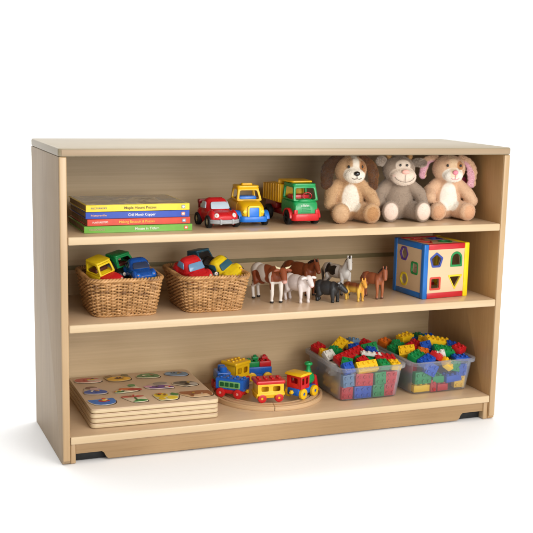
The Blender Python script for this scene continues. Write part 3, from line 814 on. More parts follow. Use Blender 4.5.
# ------------------------------------------------------------------ wicker baskets
def basket(name, label, loc, rz, bw, bd, tw, td, h, seed):
    t = thing(name, label, 'basket', loc, (0, 0, rz), 'wicker baskets on the middle shelf')
    rnd = random.Random(seed); NS = 50
    def path(u, z, off=0.0):
        k = z/h; w = bw+(tw-bw)*k**.85; d = bd+(td-bd)*k**.85; r = .026+.008*k
        w += 2*off; d += 2*off; r += off
        per = [(w-2*r), PI*r/2, (d-2*r), PI*r/2]*2; tot = sum(per); s = (u % 1)*tot
        # start at front left, go right
        segs = [((-w/2+r, -d/2), (1, 0)), ((w/2-r, -d/2+r), -PI/2), ((w/2, -d/2+r), (0, 1)), ((w/2-r, d/2-r), 0), ((w/2-r, d/2), (-1, 0)), ((-w/2+r, d/2-r), PI/2), ((-w/2, d/2-r), (0, -1)), ((-w/2+r, -d/2+r), PI)]
        for (c, q), ln in zip(segs, per):
            if s <= ln or ln == per[-1] and c == segs[-1][0]:
                if isinstance(q, tuple): return Vector((c[0]+q[0]*s, c[1]+q[1]*s, z))
                a = q+s/r; return Vector((c[0]+r*math.cos(a), c[1]+r*math.sin(a), z))
            s -= ln
        return Vector((-w/2+r, -d/2, z))
    rows = 19; wv = MB(); n = NS*4
    for k in range(rows):
        z = .009+(h-.021)*k/(rows-1)
        pts = []
        for i in range(n):
            u = i/n
            ph = math.sin(2*PI*u*NS/2+(PI if k % 2 else 0))
            wob = .0009*noise.noise((u*22, k*1.7, seed)); wz = .0006*noise.noise((u*16+5, k*2.3, seed))
            pts.append(path(u, z+wz, ph*.0036+wob))
        wv.tube(pts, .0019+rnd.uniform(-.0002, .0003), 6, True)
    obj('weave', wv, WICK, t, 60)
    stk = MB()
    for i in range(NS):
        u = (i+.5)/NS+rnd.uniform(-.0012, .0012)
        for du in (-.0016, .0016):
            stk.tube([path(u+du, z) for z in [.002+(h-.006)*q/6 for q in range(7)]], .0014, 6)
    obj('stakes', stk, WICK, t, 60)
    rim = MB(); m = NS*5
    for q in range(4):
        pts = []
        for i in range(m):
            u = i/m; a = 2*PI*(u*NS*.42+q/4)
            a = 2*PI*(round(NS*.42)*u+q/4)
            p = path(u, h-.005+.0044*math.sin(a)*.9, .0042*math.cos(a)); pts.append(p)
        rim.tube(pts, .0029, 6, True)
    obj('rim', rim, WICK, t, 60)
    bs = MB()
    for q in range(2):
        bs.tube([path(i/m, .0035+.0018*math.sin(2*PI*(30*i/m+q/2)), .0015+.0016*math.cos(2*PI*(30*i/m+q/2))) for i in range(m)], .0024, 6, True)
    obj('base_plait', bs, WICK, t, 60)
    bt = MB()
    for i in range(26):
        y = -bd/2+.006+(bd-.012)*i/25
        bt.tube([(-bw/2+.006+(bw-.012)*j/24, y, .0045+.0014*math.sin(PI*j+PI*i)*1) for j in range(25)], .0026, 6)
    obj('base', bt, WICK, t, 60)
    return t
BK1 = (.176, .150, Z2); BK2 = (.404, .142, Z2)
basket('wicker_basket', 'woven wicker basket of toy cars, nearer the left end of the middle shelf', BK1, R(-1.5), .152, .166, .184, .206, .098, 1)
basket('wicker_basket', 'woven wicker basket of toy cars, between the other basket and the spotted cow', BK2, R(-.5), .146, .164, .180, .208, .096, 2)

def small_van(root, paint, roofp, glass, hood, rim=BLACK, glazed=True):
    """boxy toy jeep, nose +x"""
    b = MB().loft([sect(-.055, .026, .016, .046, 5), sect(-.050, .030, .014, .048, 5), sect(.01, .030, .014, .048, 5), sect(.012, .029, .014, .046, 5)])
    obj('body', b, paint, root, 50)
    hd = MB().loft([sect(.010, .029, .014, .047, 4.5), sect(.040, .029, .014, .045, 4.5), sect(.053, .027, .016, .041, 4), sect(.057, .022, .020, .036, 4)])
    obj('bonnet', hd, hood, root, 50)
    cab_shell(root, roofp, -.050, .016, .046, .080, .029, .014, .004, roofp, .004, .004, False)
    obj('seat', MB().box(-.042, -.010, -.024, .024, .040, .058, .004), MAROON, root)
    if glazed: obj('windscreen', MB().prism(rpoly([(-.024, -.014), (.024, -.014), (.020, .014), (-.020, .014)], .004), .0012, 0, quadM((.008, 0, .063), (.92, 0, .38))), glass, root)
    for sy in (-1, 1):
        obj('headlight', MB().lathe([(0, 0), (.0045, 0), (.0045, .0015), (0, .0035)], 14, quadM((.0545, sy*.018, .034), (1, 0, .1))), CREAM, root)
        for x in (-.032, .036): wheel(root, x, sy*.031, .015, .015, .012, rim, sy)

def place_rot(o, loc, heading, pitch=0, roll=0):
    o.location = loc
    o.rotation_mode = 'XYZ'
    o.rotation_euler = (RZ(R(heading)) @ RY(R(-pitch)) @ RX(R(roll))).to_euler()

G1 = 'toy cars in the left wicker basket'; G2 = 'toy cars in the right wicker basket'
c = thing('toy_jeep', 'yellow toy jeep with a red bonnet, tipped up in the left basket', 'toy car', group=G1)
small_van(c, YELB, YELB, WIND, RED, BLACK, False); place_rot(c, (.140, .136, Z2+.064), -62, -7, 14); c.scale = (.84,)*3
c = thing('toy_car', 'blue toy car with a lime green bumper, at the right of the first basket', 'toy car', group=G1)
round_car(c, BLU, plastic('ink_window', '2a3a58', .14, coat=.4), plastic('lime_bumper', 'c3cf3a', .35), BLACK, False, LBLU); c.scale = (.80,)*3
place_rot(c, (.226, .134, Z2+.073), -84, -2, 4)
c = thing('toy_truck', 'orange toy truck with a green roof, standing behind the blue car in the first basket', 'toy truck', group=G1)
small_van(c, ORG, GRN, WIND, ORG); place_rot(c, (.212, .206, Z2+.071), 24, 10, 0); c.scale = (.86,)*3
c = thing('toy_car', 'black toy car half hidden behind the yellow jeep in the first basket', 'toy car', group=G1)
round_car(c, BLACK, WIND, BLACK, BLACK); c.scale = (.75,)*3; place_rot(c, (.172, .192, Z2+.072), -40, 0, 16)
c = thing('toy_car', 'red toy car with light blue windows, tipped nose down in the second basket', 'toy car', group=G2)
round_car(c, RED, BLUGLASS, DRED, BLACK, False, CREAM); c.scale = (.86,)*3; place_rot(c, (.366, .134, Z2+.068), -72, -14, 10)
c = thing('toy_jeep', 'teal toy jeep with black wheels, behind the yellow car in the second basket', 'toy car', group=G2)
small_van(c, TEAL, TEAL, WIND, TEAL); place_rot(c, (.428, .208, Z2+.066), -70, 8, 6); c.scale = (.84,)*3
c = thing('toy_car', 'yellow rounded toy car with black wheels, tilted at the right of the second basket', 'toy car', group=G2)
round_car(c, YELB, TEAL, YELB, BLACK, False, YEL); c.scale = (.78,)*3; place_rot(c, (.456, .140, Z2+.071), -58, -4, 24)
c = thing('toy_car', 'dark toy car lying low between the red and the teal car in the second basket', 'toy car', group=G2)
round_car(c, BLACK, WIND, BLACK, BLACK); c.scale = (.75,)*3; place_rot(c, (.414, .160, Z2+.068), -110, 0, -14)

# ------------------------------------------------------------------ farm animals
def quad(name, label, cat, loc, heading, L_, h, bw, neck, head, colfn, legr=.0052, ears='cow', horns=None, mane=None, tail='cow', udder=False, hoof='2a2522', muzzle=None, belly=1.0, vox=.0013):
    """vinyl farm animal facing +x; L_ leg spacing, h back height, bw body half width, neck: end point of the neck, head: muzzle point"""
    t = thing(name, label, cat, loc, (0, 0, R(heading)), 'toy farm animals on the middle shelf')
    b = MB(); bh = bw*1.22*belly; zb = h-bh
    b.ell((-.02*L_, 0, zb), (L_*.60, bw, bh)); b.ell((-L_*.42, 0, zb+bh*.12), (L_*.30, bw*.92, bh*.92)); b.ell((L_*.38, 0, zb), (L_*.28, bw*.9, bh*1.0))
    for sx, front in ((.5, 1), (-.5, 0)):
        for sy in (-1, 1):
            x = sx*L_+(.004 if sy*(1 if front else -1) > 0 else -.005)*(L_/.09); y = sy*bw*.58
            if front:
                pts = [(x-.02*L_, y*.95, zb-bh*.1), (x, y, zb-bh*.85), (x+.02*L_, y, (zb-bh)*.5+.001), (x, y, .009), (x+.001, y, .003)]
                rad = [bw*.46, legr*1.25, legr*.92, legr*.78, legr*1.0]
            else:
                pts = [(x+.06*L_, y*.95, zb), (x+.10*L_, y, zb-bh*.85), (x-.07*L_, y, (zb-bh)*.62+.003), (x-.03*L_, y, .009), (x-.01*L_, y, .003)]
                rad = [bw*.55, legr*1.55, legr*.95, legr*.80, legr*1.0]
            b.caps(pts, rad, 6, 2)
    nx, nz, nr0, nr1, ny = neck
    b.caps([(L_*.42, 0, zb+bh*.25), (nx, ny, nz)], [nr0, nr1], 8)
    hx, hy, hz, hr0, hr1 = head
    b.caps([(nx, ny, nz), ((nx+hx)/2, (ny+hy)/2, (nz+hz)/2), (hx, hy, hz)], [hr0, (hr0+hr1)*.52, hr1], 6)
    d = (Vector((hx, hy, 0))-Vector((nx, ny, 0))); d = d.normalized() if d.length > 1e-5 else Vector((1, 0, 0)); s = Vector((-d.y, d.x, 0))
    top = Vector((nx, ny, nz))
    for q in (-1, 1):
        if ears == 'cow':
            c = top+s*q*(hr0*1.6)+Vector((0, 0, hr0*.25)); b.ell(c, (hr0*.35, hr0*.85, hr0*.42), RZ(math.atan2(s.y, s.x)-PI/2) @ RX(-.25*q))
        else:
            c = top+s*q*(hr0*.55)+Vector((0, 0, hr0*1.15)); b.ell(c, (hr0*.28, hr0*.30, hr0*.62))
    if tail == 'cow': b.caps([(-L_*.68, 0, h-bh*.35), (-L_*.75, .002, h*.55), (-L_*.74, .003, h*.34)], [.0026, .0020, .0034], 8)
    elif tail == 'horse': b.caps([(-L_*.64, 0, h-bh*.35), (-L_*.80, .002, h*.70), (-L_*.80, .002, h*.34)], [.0040, .0062, .0030], 8)
    else: b.caps([(-L_*.66, 0, h-bh*.5), (-L_*.88, .003, h*.60), (-L_*.98, .004, h*.42)], [.0040, .0056, .0030], 8)
    if udder: b.ell((-L_*.22, 0, zb-bh*.95), (L_*.14, bw*.5, bh*.3))
    b.remesh(vox, 2)
    hc = lin(hoof)
    body = coloured('body', b, lambda p: hc if p.z < .0055 else colfn(p), PAINTED, t)
    ey = [(.5, q) for q in (-1, 1)]
    mid = Vector(((nx*.62+hx*.38), (ny*.62+hy*.38), (nz*.62+hz*.38)))
    for q in (-1, 1):
        obj('eye', MB().ell(mid+s*q*hr0*.86+Vector((0, 0, hr0*.34)), hr0*.16, sub=2), EYE, t, 180)
    if horns:
        for q in (-1, 1):
            p0 = top+s*q*hr0*.7+Vector((0, 0, hr0*.7))
            obj('horn', MB().tube([p0, p0+s*q*hr0*.9+Vector((0, 0, hr0*.25)), p0+s*q*hr0*1.25+d*hr0*.5+Vector((0, 0, hr0*.75))], [hr0*.26, hr0*.22, hr0*.06], 8), horns, t, 180)
    if mane:
        m = MB(); a = Vector((L_*.40, 0, h+.001)); e = top+Vector((0, 0, hr0*1.0))
        back = -d*nr1*.75
        m.caps([a, a.lerp(e, .5)+back*.8, e+back*.35, e+d*hr0*.7-Vector((0, 0, hr0*.1))], [.0025, .0042, .0040, .0030], 7); m.remesh(.0012, 2)
        obj('mane', m, mane, t, 180)
    return t

BR, WH = lin('8a4526'), lin('e9e2da')
def patches(seed, a, b, sc=38, th=.02, face=None):
    def f(p):
        n = noise.noise((p.x*sc+seed, p.y*sc*.5+seed*2, p.z*sc))
        return mixc(a, b, ss(th-.03, th+.03, n))
    return f
def cow_col(p):
    c = patches(3.1, WH, BR, 30, .02)(p)
    if p.x > .040: c = BR if p.z > .058 else WH
    if p.z < .036: c = WH
    if p.x > .062 and p.z < .073: c = mixc(BR, lin('d9a79a'), ss(.071, .064, p.z)) if p.x > .072 else c
    if p.x < -.055 and p.z < .045: c = lin('3a2a22')
    return c
quad('toy_cow', 'brown and white spotted toy cow, beside the second wicker basket', 'toy animal', (.581, .160, Z2), -72, .084, .098, .0205, (.066, .089, .0135, .0104, .000), (.084, -.008, .066, .0108, .0078), cow_col, .0056, 'cow', CREAM, udder=True)
def calf_col(p):
    c = lin('e6dcd8')
    if p.x > .056: c = mixc(c, lin('e0b4ae'), ss(.055, .047, p.z))
    return c
quad('toy_calf', 'white toy calf with a pink nose, in front of the bay horse', 'toy animal', (.655, .128, Z2), -70, .064, .073, .0185, (.047, .068, .0120, .0096, .000), (.062, -.003, .053, .0100, .0072), calf_col, .0050, 'cow', None, hoof='d8cdc8')
def bay_col(p): return mixc(lin('8f4a20'), lin('74381a'), ss(.03, .08, p.z))
quad('toy_horse', 'reddish brown toy horse with a dark mane, mostly hidden behind the white calf', 'toy animal', (.702, .222, Z2), -62, .078, .090, .0190, (.060, .092, .0140, .0090, -.002), (.076, -.010, .072, .0088, .0066), bay_col, .0052, 'horse', None, plastic('mane_dark', '2b1a12', .6), 'horse')
def pinto_col(p):
    c = lin('d2cec8')
    if -.030 < p.x < .012 and p.z > .052: c = mixc(c, lin('201b1a'), ss(.0, .05, noise.noise((p.x*40+2, p.y*10, p.z*40))+.22))
    if p.x < -.040 and p.z < .07: c = mixc(c, lin('3a3634'), ss(.07, .05, p.z)*.8)
    if p.z < .022: c = mixc(c, lin('4a4644'), .8)
    return c
quad('toy_horse', 'pale grey and black toy horse with its head raised, behind the black bull', 'toy animal', (.808, .205, Z2), -76, .080, .082, .0165, (.052, .100, .0135, .0078, .002), (.065, -.006, .079, .0082, .0062), pinto_col, .0046, 'horse', None, plastic('mane_charcoal', '3a3533', .6), 'horse')
quad('toy_bull', 'small black toy bull with pale horns, in front of the pale horse', 'toy animal', (.734, .104, Z2), -52, .050, .057, .0165, (.038, .047, .0115, .0090, .0), (.055, .004, .033, .0094, .0064), lambda p: lin('2a2b2d'), .0052, 'cow', GREY, hoof='1a1a1a')
def fox_col(p):
    c = mixc(lin('e3b547'), lin('7a3f1e'), ss(.030, .044, p.z) if p.x < .022 else 0)
    if p.x > .026: c = mixc(c, lin('e29a3c'), .8)
    return c
quad('toy_dog', 'yellow toy dog with a brown back, between the bull and the chestnut foal', 'toy animal', (.810, .094, Z2), -62, .044, .050, .0115, (.030, .052, .0085, .0076, .002), (.041, -.004, .044, .0080, .0050), fox_col, .0038, 'dog', None, None, 'dog', hoof='d8b04a', vox=.0011)
quad('toy_foal', 'chestnut toy foal with a dark forelock, beside the shape sorting cube', 'toy animal', (.876, .114, Z2), -66, .050, .071, .0135, (.038, .080, .0105, .0076, .003), (.046, -.004, .060, .0080, .0062), lambda p: mixc(lin('a8623c'), lin('945030'), ss(.03, .07, p.z)), .0045, 'horse', None, plastic('forelock_dark', '33251f', .6), 'horse', hoof='6a4430')

# ------------------------------------------------------------------ shape sorting cube
def sorter():
    S = .152; t = thing('shape_sorter', 'wooden shape sorting cube with blue, red and yellow edges, right of the toy animals', 'shape sorter', (1.066, .134, Z2), (0, 0, R(5.5)))
    h = S/2; bar = .0155
    CB = plastic('cube_blue', '1268b8', .32, .05, .1); CR = plastic('cube_red', 'c3222b', .32, .05, .1); CY = plastic('cube_yellow', 'f0d211', .32, .05, .1); CG = plastic('cube_green', '138a48', .32)
    PUR = plastic('ring_purple', '5b3a93', .35); NAV = plastic('ring_navy', '34499c', .35); RR = plastic('ring_red', 'cf4433', .35); RG = plastic('ring_green', '198b46', .35); RY_ = plastic('ring_yellow', 'e6cc2a', .35)
    zc = S/2
    star = rpoly([( (.0155 if i % 2 else .0145)*math.cos(PI/2+PI*i/6), (.0155 if i % 2 else .0145)*math.sin(PI/2+PI*i/6)) for i in range(12)], .002)
    pent = rpoly(ngon(5, .0175, PI/2), .003)
    archp = rpoly([(-.0145, -.0150), (.0145, -.0150), (.0145, .002)]+[(.0145*math.cos(a), .002+.0145*math.sin(a)) for a in [PI*i/10 for i in range(1, 10)]]+[(-.0145, .002)], .0015, 2)
    sq = rrect(.027, .027, .003)
    tri = rpoly([(0, -.0180), (.0185, .0135), (-.0185, .0135)], .003)
    hexa = rpoly(ngon(6, .0165, 0), .002); circ = ngon(28, .0155); quatre = rpoly(ngon(4, .0185, PI/4), .006)
    inner = S-2*bar+.004
    def face(M, name, items, seedmat=W_CUBE):
        p = MB().plate(rrect(inner, inner, .001), [shift(s, x, y) for s, x, y, _ in items], .006, 0, M @ T(0, 0, h-.0085))
        po = obj(name, p, seedmat, t)
        for s, x, y, m in items:
            k = 1.36
            r = MB().plate(shift([(a*k, b*k) for a, b in s], x, y), [shift([(a*.97, b*.97) for a, b in s], x, y)], .0046, .001, M @ T(0, 0, h-.0058))
            obj('hole_ring', r, m, po)
    c0 = T(0, 0, zc)
    Ff = c0 @ frame_from((0, 0, 0), (1, 0, 0), (0, 0, 1)); Fl = c0 @ frame_from((0, 0, 0), (0, -1, 0), (0, 0, 1))
    Fr = c0 @ frame_from((0, 0, 0), (0, 1, 0), (0, 0, 1)); Fb = c0 @ frame_from((0, 0, 0), (-1, 0, 0), (0, 0, 1)); Ft = c0
    face(Ff, 'front_panel', [(pent, -.033, .030, NAV), (archp, .034, .030, RG), (sq, -.034, -.034, RR), (tri, .032, -.031, RY_)])
    face(Fl, 'side_panel', [(hexa, -.026, .038, PUR), (quatre, .028, .004, RG), (star, -.022, -.034, RY_)])
    face(Fr, 'side_panel', [(circ, 0, 0, RG)]); face(Fb, 'back_panel', [(circ, 0, 0, RR)])
    face(Ft, 'top_panel', [(tri, -.030, -.024, RR), (circ, .028, -.024, RG), (pent, -.028, .030, RR), (sq, .030, .030, NAV)])
    obj('bottom_panel', MB().box(-h+.004, h-.004, -h+.004, h-.004, .003, .009), W_CUBE, t)
    def post(x, y, m): obj('corner_post', MB().box(x-bar/2, x+bar/2, y-bar/2, y+bar/2, 0, S, .0028, seg=3), m, t)
    e = h-bar/2
    post(-e, -e, CB); post(-e, e, CB); post(e, -e, CY); post(e, e, CY)
    L0, L1 = -h+bar+.0002, h-bar-.0002
    for z0 in (.0006, S-bar-.0006):
        z1_ = z0+bar
        obj('edge_rail', MB().box(L0, L1, -h+.0008, -h+bar, z0, z1_, .0022), CR, t)
        obj('edge_rail', MB().box(L0, L1, h-bar, h-.0008, z0, z1_, .0022), CR, t)
        obj('edge_rail', MB().box(-h+.0008, -h+bar, L0, L1, z0, z1_, .0022), CB, t)
        obj('edge_rail', MB().box(h-bar, h-.0008, L0, L1, z0, z1_, .0022), CY, t)
sorter()

# ------------------------------------------------------------------ puzzles
PB = (.079, .046); PW, PD, PT = .332, .304, .0124
def puzzles():
    z = Z3+.0003; tops = None
    labs = ['bottom board of the stack of wooden puzzles, lying on the lowest shelf', 'wooden puzzle board, second from the bottom of the stack', 'wooden puzzle board lying directly under the top puzzle', 'wooden puzzle board with twelve picture pieces, on top of the stack']
    for i in range(4):
        dx, dy, a = [(0, 0, 0), (.001, .0012, .25), (-.0005, .0005, -.25), (.0008, -.0005, .1)][i]
        t = thing('puzzle_board', labs[i], 'puzzle', (PB[0]+dx, PB[1]+dy, z), (0, 0, R(a-1.0)), 'wooden puzzles stacked on the lowest shelf')
        R0 = shift(rrect(PW, PD, .014, 6), PW/2, PD/2); R1 = shift(rrect(PW-.007, PD-.007, .012, 6), PW/2, PD/2)
        obj('gap_base_sheet', MB().prism(R1, .0022, 0), W_GAPBASE, t)  # inset dark sheet; puts the shaded gap between boards into colour
        obj('core_sheet', MB().prism(R0, PT-.0046, .0010, T(0, 0, .0020)), W_PLYE, t)
        obj('top_sheet', MB().prism(R0, .0028, .0010, T(0, 0, PT-.0028)), W_PLY, t)
        z += PT+.0003
        tops = t
    # under the top board, a sliver of a red piece
    return tops, PT
PUZ, PZ = puzzles()
def flat(col): return plastic('print_'+col, col, .4, .12)
_fm = {}
def fm(c):
    if c not in _fm: _fm[c] = flat(c)
    return _fm[c]
def poly_soft(n): return n in ('picture', 'dress', 'roof', 'wall', 'leaves', 'grass', 'wing', 'flower_bed')
def piece(label, u, v, w, h, base, shapes, seed, rot=0):
    """one knobless puzzle piece: cut-out plate with flat printed shapes"""
    from mathutils.geometry import convex_hull_2d
    shapes = [(a, [(x*1.28, y*2.0) for x, y in (chaikin(q[::4], 2) if 15 < len(q) < 40 and poly_soft(a) else q)], c) for a, q, c in shapes]
    rp_ = random.Random(seed*17)
    P = [p for _, poly, _ in shapes for p in poly]; hull = [P[i] for i in convex_hull_2d(P)]
    cx = sum(p[0] for p in hull)/len(hull); cy = sum(p[1] for p in hull)/len(hull)
    def grow(d, dx=0, dy=0):
        out = []
        for x, y in hull:
            v = Vector((x-cx, y-cy)); v = v.normalized()*(v.length+d); out.append((cx+v.x+dx, cy+v.y+dy))
        return chaikin(out if len(out) < 14 else out[::2], 3)
    M0 = PUZ.matrix_basis @ T(u*PW, v*PD, PZ)
    obj('recess_shade', MB().prism(grow(.0034), .0005, 0, T(u*PW+.0008, v*PD-.0008, PZ-.0001)), DARKREC, PUZ)  # raised dark plate; shade of the recess painted as an outline
    t = thing('puzzle_piece', label, 'puzzle piece', M0.translation, (0, 0, PUZ.rotation_euler.z+rot), 'picture pieces in the top puzzle')
    obj('plate', MB().prism(grow(.0024), .0020, .0004, T(-.0008, .0008, .0006)), fm(base), t)
    zz = .00245
    main = shapes[0][1]; mx = sum(p[0] for p in main)/len(main); my = sum(p[1] for p in main)/len(main)
    for q in range(5):
        dx, dy = rp_.uniform(-.016, .016), rp_.uniform(-.007, .007)
        shapes.append(('detail', shift(blob(rp_.uniform(.004, .011), rp_.uniform(.003, .008), seed*5+q, .3, 14), mx+dx, my+dy), rp_.choice(['3a2a20', 'e8d8b8', shapes[-1][2], '8a5a3a', 'c8402c', 'e0b030'])))
    for nm, poly, c in shapes:
        obj(nm, MB().prism(poly, .0005, 0, T(0, 0, zz)), fm(c), t); zz += .0004
def E(w, h, dx=0, dy=0, n=22): return shift([(w/2*math.cos(2*PI*i/n), h/2*math.sin(2*PI*i/n)) for i in range(n)], dx, dy)
cow2d = rpoly([(-.034, .004), (-.030, .012), (-.020, .011), (.018, .011), (.030, .009), (.033, -.004), (.030, -.004), (.029, -.014), (.023, -.014), (.021, -.004), (-.008, -.005), (-.010, -.014), (-.016, -.014), (-.018, -.003), (-.026, -.002)], .003)
piece('red van piece with a cream corner, back left of the top puzzle', .125, .845, .068, .036, 'd9c9ae', [('picture', rpoly([(-.030, -.012), (.030, -.012), (.028, .006), (.012, .013), (-.028, .012)], .006), 'b24434'), ('window', E(.030, .011, .014, -.003), 'c8b4a0')], 1)
piece('yellow digger piece with dark marks, second in the back row', .375, .845, .066, .036, 'b59a6c', [('picture', E(.056, .024, 0, -.003), 'e8b21c'), ('marking', E(.020, .006, .002, -.002), '6a4a1c'), ('cabin', rpoly([(-.026, .006), (-.008, .007), (-.010, .015), (-.024, .014)], .003), '8a6a3a'), ('bucket', rpoly([(.010, .008), (.026, .006), (.026, .013), (.012, .015)], .003), '7a6a3c')], 2)
piece('green turtle piece, third in the back row', .625, .845, .068, .038, 'c9b896', [('picture', rpoly([(-.026, -.010), (.028, -.011), (.026, .006), (.010, .014), (-.012, .013), (-.026, .002)], .008), '4f7a46'), ('marking', E(.026, .010, .002, .004), '6d9a5a')], 3)
piece('blue grey hippo piece, back right corner of the top puzzle', .865, .845, .064, .038, '8d97a4', [('picture', rpoly([(-.028, -.008), (.024, -.013), (.028, .002), (.018, .012), (-.010, .012), (-.024, .010)], .008), '5f7f9c'), ('marking', E(.012, .006, -.016, .004), '7f9cb6')], 4)
piece('blue dressed figure piece with brown hair, left end of the middle row', .125, .52, .064, .044, 'cbb9a2', [('dress', rpoly([(-.024, -.018), (.022, -.018), (.026, -.004), (.008, .004), (-.014, .003), (-.028, -.004)], .005), '2f55a8'), ('hair', E(.024, .012, -.004, .012), '7a5240'), ('face', E(.022, .011, .002, .005), 'c9a6a0')], 5)
piece('red roofed mushroom house piece with a green base, second in the middle row', .375, .52, .072, .044, 'd8cfae', [('grass', rpoly([(-.034, -.020), (-.010, -.020), (-.006, -.011), (-.026, -.010)], .003), '2f7a3c'), ('wall', rpoly([(-.022, -.012), (.024, -.016), (.026, -.002), (-.016, .002)], .003), 'd06a2c'), ('roof', rpoly([(-.006, -.016), (.034, -.017), (.024, -.004), (.004, -.004)], .003), 'b02a22'), ('chimney', E(.016, .010, .014, .008), '4f8a4a')], 6)
piece('purple aeroplane piece with a grey top, third in the middle row', .625, .52, .070, .042, 'c9b6a6', [('picture', rpoly([(-.022, -.018), (.020, -.012), (.034, -.016), (.032, -.008), (.010, .002), (-.020, -.002)], .004), '6b3f8e'), ('cockpit', E(.030, .013, .010, .008), '8d8378'), ('wing', rpoly([(-.034, .000), (-.012, .002), (-.010, -.008), (-.026, -.006)], .003), 'd79ab4')], 7)
piece('grey and brown donkey piece, right end of the middle row', .865, .52, .070, .042, 'd2c3a8', [('picture', rpoly([(-.030, .006), (-.014, .012), (.014, .010), (.026, -.002), (.022, -.014), (.004, -.010), (-.010, -.014), (-.014, -.002), (-.026, .000)], .004), '655a4e'), ('marking', E(.018, .010, .014, -.004), 'b8b0a6'), ('saddle', E(.014, .007, -.004, .006), '3f372f')], 8)
piece('blue basket piece with a red flower, front left corner of the top puzzle', .125, .195, .072, .042, 'dccfb4', [('picture', rpoly([(-.032, .010), (-.018, .006), (.016, .008), (.028, .012), (.024, -.018), (-.020, -.018)], .003), '2b6fc0'), ('flower', E(.022, .010, .002, .000), 'b3322c'), ('petal', E(.009, .010, .004, .006), 'd2493a')], 9)
piece('red barn piece over green leaves, second in the front row', .375, .195, .066, .044, 'dccdb0', [('picture', rpoly([(-.028, .002), (.022, .004), (.024, .014), (-.026, .014)], .004), 'b5463a'), ('leaves', rpoly([(-.016, -.018), (.028, -.014), (.016, -.008), (.006, -.004), (-.002, -.010)], .003), '2f8a3f'), ('stem', rpoly([(-.001, -.012), (.003, -.012), (.003, .004), (-.001, .004)], .001), '3b6b34')], 10)
piece('yellow duck and ducklings piece with a green leaf, third in the front row', .625, .195, .066, .044, 'd9cda0', [('duck', E(.028, .020, -.010, .004), 'e6c21e'), ('duckling', E(.022, .014, .008, -.010), 'ecd02c'), ('duckling', E(.014, .010, -.014, -.012), 'e3bb1c'), ('leaf', rpoly([(.008, .002), (.022, -.004), (.026, .002), (.014, .010)], .003), '3f7d38')], 11)
piece('brown cow piece, front right corner of the top puzzle', .865, .195, .078, .040, 'd6b48a', [('cow', cow2d, '9a5c34')], 12)

# ------------------------------------------------------------------ train and track
TC = (.604, .198); TRO, TRI = .154, .114
def track():
    labs = ['curved wooden track piece at the front of the train ring', 'curved wooden track piece on the right of the train ring', 'curved wooden track piece at the back of the train ring', 'curved wooden track piece on the left of the train ring']
    for k in range(4):
        a0 = R(-97+k*90)-PI/2+R(90)-R(45)*0
        a0 = R(-103+90*k); a1 = a0+R(89.4); n = 28
        t = thing('track_piece', labs[k], 'toy track', (TC[0], TC[1], Z3+.0003), (0, 0, 0), 'curved track pieces under the toy train')
        def arcp(r, lo=a0, hi=a1): return [(r*math.cos(lo+(hi-lo)*i/n), r*math.sin(lo+(hi-lo)*i/n)) for i in range(n+1)]
        def band(r0, r1, z0, z1, bev=.0008):
            return MB().prism(arcp(r1)+arcp(r0)[::-1], z1-z0, bev, T(0, 0, z0))
        b = band(TRI, TRO, 0, .0085); obj('base', b, W_TRACK, t, 40)
        r = MB()
        for q0, q1 in ((TRI, TRI+.008), (TRI+.0125, TRO-.0125), (TRO-.008, TRO)):
            r.prism(arcp(q1)+arcp(q0)[::-1], .0036, .0006, T(0, 0, .0084))
        obj('rails', r, W_TRACK, t, 40)
track()
ZT = Z3+.0125
def wh(t, x, y, r, m, hubm): wheel(t, x, y, r, r, .009, hubm, 1 if y > 0 else -1, m, .34)
def studs(mb, xs, ys, z, r=.0042, h=.0036):
    for x in xs:
        for y in ys: mb.cyl(r, z-.0005, z+h, 16, .0006, T(x, y, 0))
    return mb
def coupling(t, x, m): obj('coupling', MB().box(x-.005, x+.005, -.004, .004, .0145, .0185, .001).cyl(.0042, .013, .022, 14, .0008, T(x, 0, 0)), m, t)
def coach(name, label, loc, heading, Ln, body, roof, chas, wm, hub, hgt=.062, win=MAROON, hw=.0235):
    t = thing(name, label, 'toy train', loc, (0, 0, R(heading)), 'cars of the toy train')
    ch = MB().box(-Ln/2, Ln/2, -hw+.002, hw-.002, .0105, .020, .0015); obj('chassis', ch, chas, t)
    zb, zt = .0195, hgt-.012; h = zt-zb; b = MB()
    ww = Ln*.27; wins = [shift(rrect(ww, h*.46, .004), sx*Ln*.21, h*.58) for sx in (-1, 1)]
    for sy in (-1, 1):
        b.plate(shift(rrect(Ln-.004, h, .002), 0, h/2), wins, .0035, .0006, frame_from((0, sy*hw+(0.0035 if sy > 0 else 0), zb), (1, 0, 0), (0, 0, 1)))
    for sx in (-1, 1):
        b.box(sx*(Ln/2-.0038)-.0017, sx*(Ln/2-.0038)+.0017, -hw, hw, zb, zt, .0005)
    b.box(-Ln/2+.003, Ln/2-.003, -hw+.001, hw-.001, zb+.0002, zb+.003)
    b.box(-Ln/2+.004, Ln/2-.004, -.003, .003, zb, zt-.002)
    b.box(-Ln/2-.001, Ln/2+.001, -hw-.0012-.0035, hw+.0012+.0035, zb-.001, zb+.005, .0015)
    obj('body', b, body, t)
    r = MB().prism(rrect(Ln+.005, 2*hw+.013, .005), .010, .0032, T(0, 0, zt))
    studs(r, [Ln*(q-1.5)*.24 for q in range(4)], [-.009, .009], zt+.010)
    obj('roof', r, roof, t)
    for sx in (-1, 1):
        for sy in (-1, 1): wh(t, sx*Ln*.31, sy*(hw+.001), .0115, wm, hub)
    coupling(t, Ln/2+.004, chas); return t
TM = {'y': plastic('train_yellow', 'f0bf17', .3), 'r': plastic('train_red', 'c91c1f', .3), 'b': plastic('train_blue', '1560c0', .28)}
coach('train_coach', 'yellow toy coach with a red studded roof, just behind the engine', (.575, .116, ZT), -5, .076, TM['y'], TM['r'], TM['y'], TM['r'], YEL)
